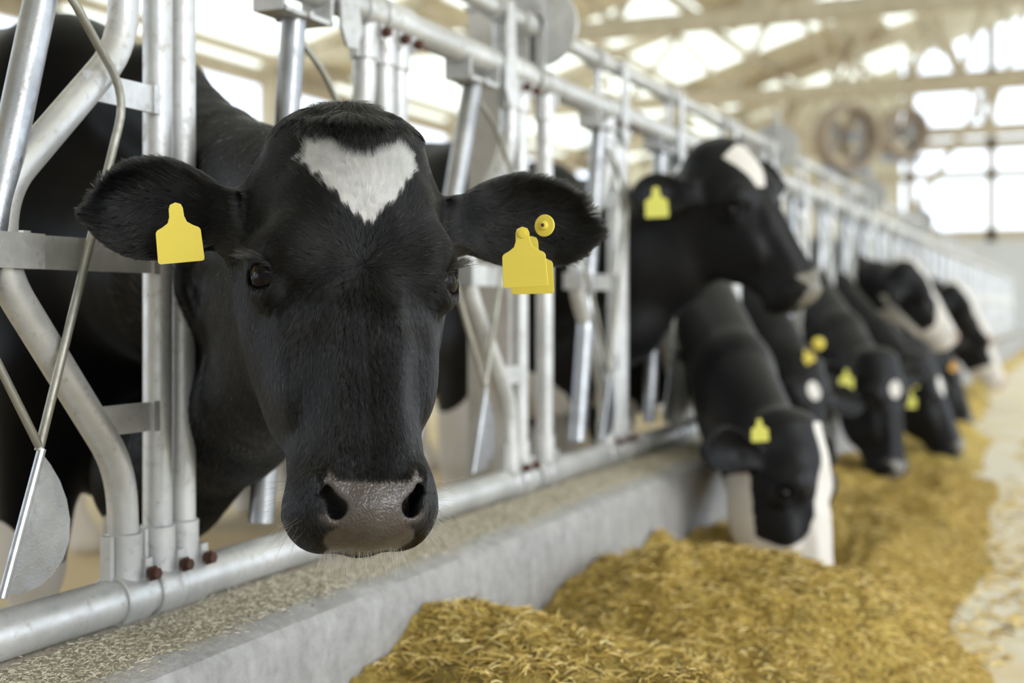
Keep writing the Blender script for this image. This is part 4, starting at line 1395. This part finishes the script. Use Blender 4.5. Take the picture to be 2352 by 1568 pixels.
def herd_cow(name_label, O, yv, zv, by, bx=-1.78, size=1.04, up=True, ny=None, white_fn=None, h=.012, mat='herd', ears=None, hh=None, zs=.94):
    X, Y, Z = axes(yv, zv)
    ny = by; by = by + .07
    c = dict(O=O, X=X, Y=Y, Z=Z, body=(bx, by), size=size)
    if ears: c['ears'] = ears
    poll = np.array(O) + (Y*-.125 + Z*.125)*size
    jaw = np.array(O) + (Y*-.165 + Z*-.03)*size
    wz = 1.25
    w = np.array((bx - .02, by, wz))
    m1 = np.array((-1.24, ny, (1.07 if up else .94)))
    if up:
        c['crest'] = [tuple(poll*.5 + m1*.5 - np.array((0, 0, .01))), tuple(m1), tuple(w)]; c['cr'] = [.075, .085, .095, .10]
        c['throat'] = [(jaw*.45 + np.array((-1.22, ny, .88))*.55), (-1.26, ny, .80), (-1.55, by, .66)]; c['tr'] = [.065, .075, .085, .14]; c['nk'] = .07
        c['core'] = [(-1.25, ny, .99), (bx + .2, by, 1.0)]; c['kr'] = [.10, .10, .22]
    else:
        m0 = poll*.55 + m1*.45
        c['crest'] = [tuple(m0), tuple(m1), tuple(w)]; c['cr'] = [.080, .10, .11, .11]
        t1 = np.array((-1.20, ny, .70))
        c['throat'] = [tuple(jaw*.5 + t1*.5), tuple(t1), (-1.5, by, .62)]; c['tr'] = [.075, .085, .085, .14]; c['nk'] = .08
        c['core'] = [tuple((poll + jaw)/2*.5 + np.array((-1.2, ny, .82))*.5), (-1.25, ny, .84), (bx + .15, by, .98)]; c['kr'] = [.09, .10, .10, .22]
    fn, R, Oa, s, W = cow_fn(c)
    root = empty('cow', (bx, by, 0), name_label, 'cow', 'cows feeding along the fence')
    hc = W(0, -.1, -.05)
    lo = np.minimum(np.array((bx - 1.9, by - .46, -.02)), hc - .45*size); hi = np.maximum(np.array((bx + .3, by + .46, 1.55)), hc + .45*size)
    if hh:   # finer head and neck, coarser body, joined in one mesh
        V1, Q1 = sdf_mesh(fn, (-1.46, lo[1], .05), (hi[0], hi[1], hi[2]), hh)
        V2, Q2 = sdf_mesh(fn, (lo[0], by - .46, -.02), (-1.45, by + .46, 1.55), h)
        V = np.concatenate([V1, V2]); Q = np.concatenate([Q1, Q2 + len(V1)])
    else:
        V, Q = sdf_mesh(fn, lo, hi, h)
    me = np_mesh('body', V, Q)
    L = (V - Oa) @ R / s
    near = (np.linalg.norm(L - np.array((0, -.1, -.05)), axis=1) < .42)
    pdm = near & (L[:, 2] < -.232 + .0) & (L[:, 1] > -.035) & (np.abs(L[:, 0]) < np.interp(L[:, 2], [-.33, -.30, -.27, -.25, -.23], [.03, .055, .036, .045, .06]))
    Lm = L.copy(); Lm[~near] = (9, 9, 9)
    wm = white_fn(V, Lm, wav) if white_fn else np.zeros(len(V))
    add_attr(me, 'white', np.clip(.5 + wm/.02, 0, 1)); add_attr(me, 'pad', pdm.astype(np.float32))
    link('body', me, M[mat], root)
    import bmesh
    for sx in (-1, 1):
        bm = bmesh.new(); bmesh.ops.create_uvsphere(bm, u_segments=24, v_segments=16, radius=.0205*size)
        e = bpy.data.meshes.new('eye'); bm.to_mesh(e); bm.free()
        e.polygons.foreach_set('use_smooth', [True]*len(e.polygons))
        o = link('eye', e, M['eye'], root); o.location = W(sx*(EYE_C[0] + .002), EYE_C[1], EYE_C[2])
        o.matrix_parent_inverse = Matrix.Translation(-Vector(root.location))
    return root, W, R

CAMR, CAMU, CAMF = Vector((CT, ST, 0)), Vector((0, 0, 1)), Vector((ST, -CT, 0))
def legs(level, patch=None):
    def f(V, L, wv):
        m = level + .06*wv(V, 8) + .02*wv(V, 25) - V[:, 2]
        return np.where(V[:, 0] < -1.45, m, -1)
    return f
def plus(*fs):
    def f(V, L, wv):
        return np.max([g(V, L, wv) for g in fs], axis=0)
    return f
def spot(x, z, rx, rz, ymin=-.09):
    return lambda V, L, wv: np.where(L[:, 1] > ymin, (1 - np.hypot((L[:, 0] - x)/rx, (L[:, 2] - z)/rz)) * min(rx, rz) + .004*wv(V, 60), -1)

def put_tag(root, px, py, d, wpx, mat, turn=0.0, kind='tag', name='ear_tag'):
    s = wpx * d / 3000 / .056
    c = Vector(at(px, py, d))
    ax = (CAMR*math.cos(turn) + CAMU*math.sin(turn)); ay = (CAMU*math.cos(turn) - CAMR*math.sin(turn))
    if kind == 'tag':
        return ear_tag(c, ax, ay, root, name, s, M[mat], stud=False)
    return button_tag(c, CAMF, root, wpx*d/3000/2)

def build_herd():
    # head up, looking to the right
    r, W, R = herd_cow('black cow with raised head and white blaze, looking right beyond the big cow', at(1760, 455, 3.70), (.56, .40, .68), (-.35, .9, -.1), 3.70, ears=dict(L=((-.125, -.135, .100), (-.305, -.165, .135), (.15, 1, -.25)), R=((.130, -.125, .110), (.335, -.140, .060), (-.05, 1, -.25))), up=True,
        white_fn=plus(legs(.60), lambda V, L, wv: np.where((L[:, 1] > -.10) & (L[:, 2] > .0), in_poly(L[:, 0], L[:, 2], [(-.062, .150), (0, .175), (.06, .150), (.055, .09), (.02, .035), (-.015, .04), (-.045, .10)]) + .003*wv(V, 50), -1)), hh=.006, mat='herd_dark_nose')
    T1 = r
    put_tag(r, 1508, 470, 3.52, 54, 'tag_green', .05)
    # grazing, white face with a black eye patch
    def w3(V, L, wv):
        x, y, z = L.T
        face = np.where((y < 8), 1., -1.)
        blaze = .036 - np.abs(x - .014 - .12*np.clip(z, -.1, .1)) + .35*np.clip(-.05 - z, 0, .10) + .007*wv(V, 26)
        blaze = np.where((y > -.10) & (z < .19), blaze, -1)
        low = (-.092 - z) + .012*wv(V, 24) - .35*np.clip(-x - .05, 0, .05) + .0*y
        jaw = np.where((y < -.135) & (z < .10), (-.118 - y) + .016*wv(V, 16) + .028 + .02*np.sin(z*38) - .35*np.clip(z, 0, .1), -1)
        jaw = np.where(z < .06, jaw, -1)
        m = np.maximum(np.maximum(blaze, low), jaw)
        m = np.where(np.abs(x) > .16, -1, m)
        return np.where(face > 0, m, -1)
    r, W, R = herd_cow('grazing cow with white muzzle and blaze and black eye patch, nose in the hay', at(1888, 1140, 3.42), (.72, .12, .64), (.02, .97, -.16), 4.35, up=False, white_fn=plus(legs(.5), w3), hh=.006)
    put_tag(r, 1745, 992, 3.24, 40, 'tag_green', .05)
    # grazing behind it, white star and round tags
    r, W, R = herd_cow('black grazing cow with a white star, mostly hidden behind the white muzzled cow', at(1872, 925, 4.75), (.45, .35, .80), (.10, .85, -.4), 5.0, up=False, white_fn=plus(legs(.4), spot(-.01, .04, .028, .032)), h=.010, mat='herd_dark_nose')
    put_tag(r, 1880, 789, 4.72, 30, 'tag', 0, 'button'); put_tag(r, 1857, 820, 4.68, 26, 'tag', .5)
    put_tag(r, 1742, 812, 4.75, 22, 'tag', 0, 'button')
    # next pair
    r, W, R = herd_cow('black grazing cow with small white star and pale ear tag, third muzzle in the hay', at(2056, 925, 5.4), (.50, .10, .80), (.02, .98, -.05), 6.31, up=False, white_fn=plus(legs(.3), spot(-.0, .05, .036, .036)), h=.011, mat='herd_dark_nose')
    put_tag(r, 1944, 874, 5.30, 34, 'tag_green', 0)
    r, W, R = herd_cow('black grazing cow with two lemon ear tags, nose low in the hay farther along', at(2165, 905, 6.4), (.68, .25, .55), (-.20, .96, 0), 6.97, up=False, white_fn=plus(legs(.3), spot(-.0, .04, .03, .05)), h=.013, mat='herd_dark_nose')
    put_tag(r, 2090, 920, 6.25, 30, 'tag_green', 0); put_tag(r, 2097, 882, 6.3, 20, 'tag', .3)
    # piebald head raised
    def w8(V, L, wv):
        x, y, z = L.T
        blaze = np.where(y > -.12, .040 - np.abs(x) + .4*np.clip(-.05 - z, 0, .2) + .004*wv(V, 40), -1)
        low = (-.17 - z) + .01*wv(V, 40)
        stripe = np.where((y < -.10) & (z < .1), .020 - np.abs(y + .20 + .3*z), -1)
        jaw = np.where(z < .02, (-.20 - y) + .01*wv(V, 30), -1)
        m = np.maximum(np.maximum(blaze, low), np.maximum(stripe, jaw))
        return np.where((y < 8) & (np.abs(x) < .15), m, -1)
    r, W, R = herd_cow('piebald cow with raised head, white face and black cheek, farther down the row', at(2143, 668, 7.1), (.78, .38, .40), (-.42, .82, .1), 7.62, up=True, white_fn=plus(legs(.5), w8), h=.011)
    r, W, R = herd_cow('black grazing cow with an orange ear tag, half hidden beyond the others', at(2205, 872, 8.3), (.72, .25, .45), (-.15, .9, -.2), 8.32, up=False, white_fn=legs(.3), h=.014, mat='herd_dark_nose')
    put_tag(r, 2190, 842, 7.9, 18, 'tag_orange', 0)
    r, W, R = herd_cow('distant piebald cow with white forehead, head raised at the end of the row', at(2238, 702, 9.4), (.70, .35, .5), (-.35, .85, .1), 10.24, up=True, white_fn=plus(legs(.5), lambda V, L, wv: np.where(L[:, 1] > -.12, .05 - np.abs(L[:, 0]), -1) + 0), h=.015)
    r, W, R = herd_cow('most distant grazing cow, white nose and black face, beside the piebald one', at(2278, 800, 10.4), (.62, .30, .6), (-.15, .9, -.1), 10.95, up=False, white_fn=plus(legs(.5), lambda V, L, wv: np.where(L[:, 1] > -.12, .05 - np.abs(L[:, 0]), -1), lambda V, L, wv: np.where(L[:, 0] < 8, -.12 - L[:, 2], -1)), h=.015)

# ------------------------------------------------------------------ put it together
build_ground()
build_fence()
build_barn()
hero_root, hero_fn, hero_R, hero_O = build_hero()
def HL(x, y, z): return tuple(hero_O + hero_R @ np.array((x, y, z)))
# ear tags of the big cow
def cam_vec(r, u, t): return CAMR*r + CAMU*u + CAMF*t
ear_tag(at(411, 546, 1.538), cam_vec(1, .10, -.15), cam_vec(-.17, 1, .10), hero_root, 'ear_tag', .96, stud=False)
ear_tag(at(1204, 602, 1.565), cam_vec(1, .05, .20), cam_vec(.04, 1, .08), hero_root, 'ear_tag', .98)
ear_tag(at(1222, 620, 1.635), cam_vec(1, .02, .18), cam_vec(.02, 1, .02), hero_root, 'ear_tag', .98, stud=False)
button_tag(at(1251, 518, 1.575), cam_vec(-.55, .05, 1), hero_root)
build_herd()
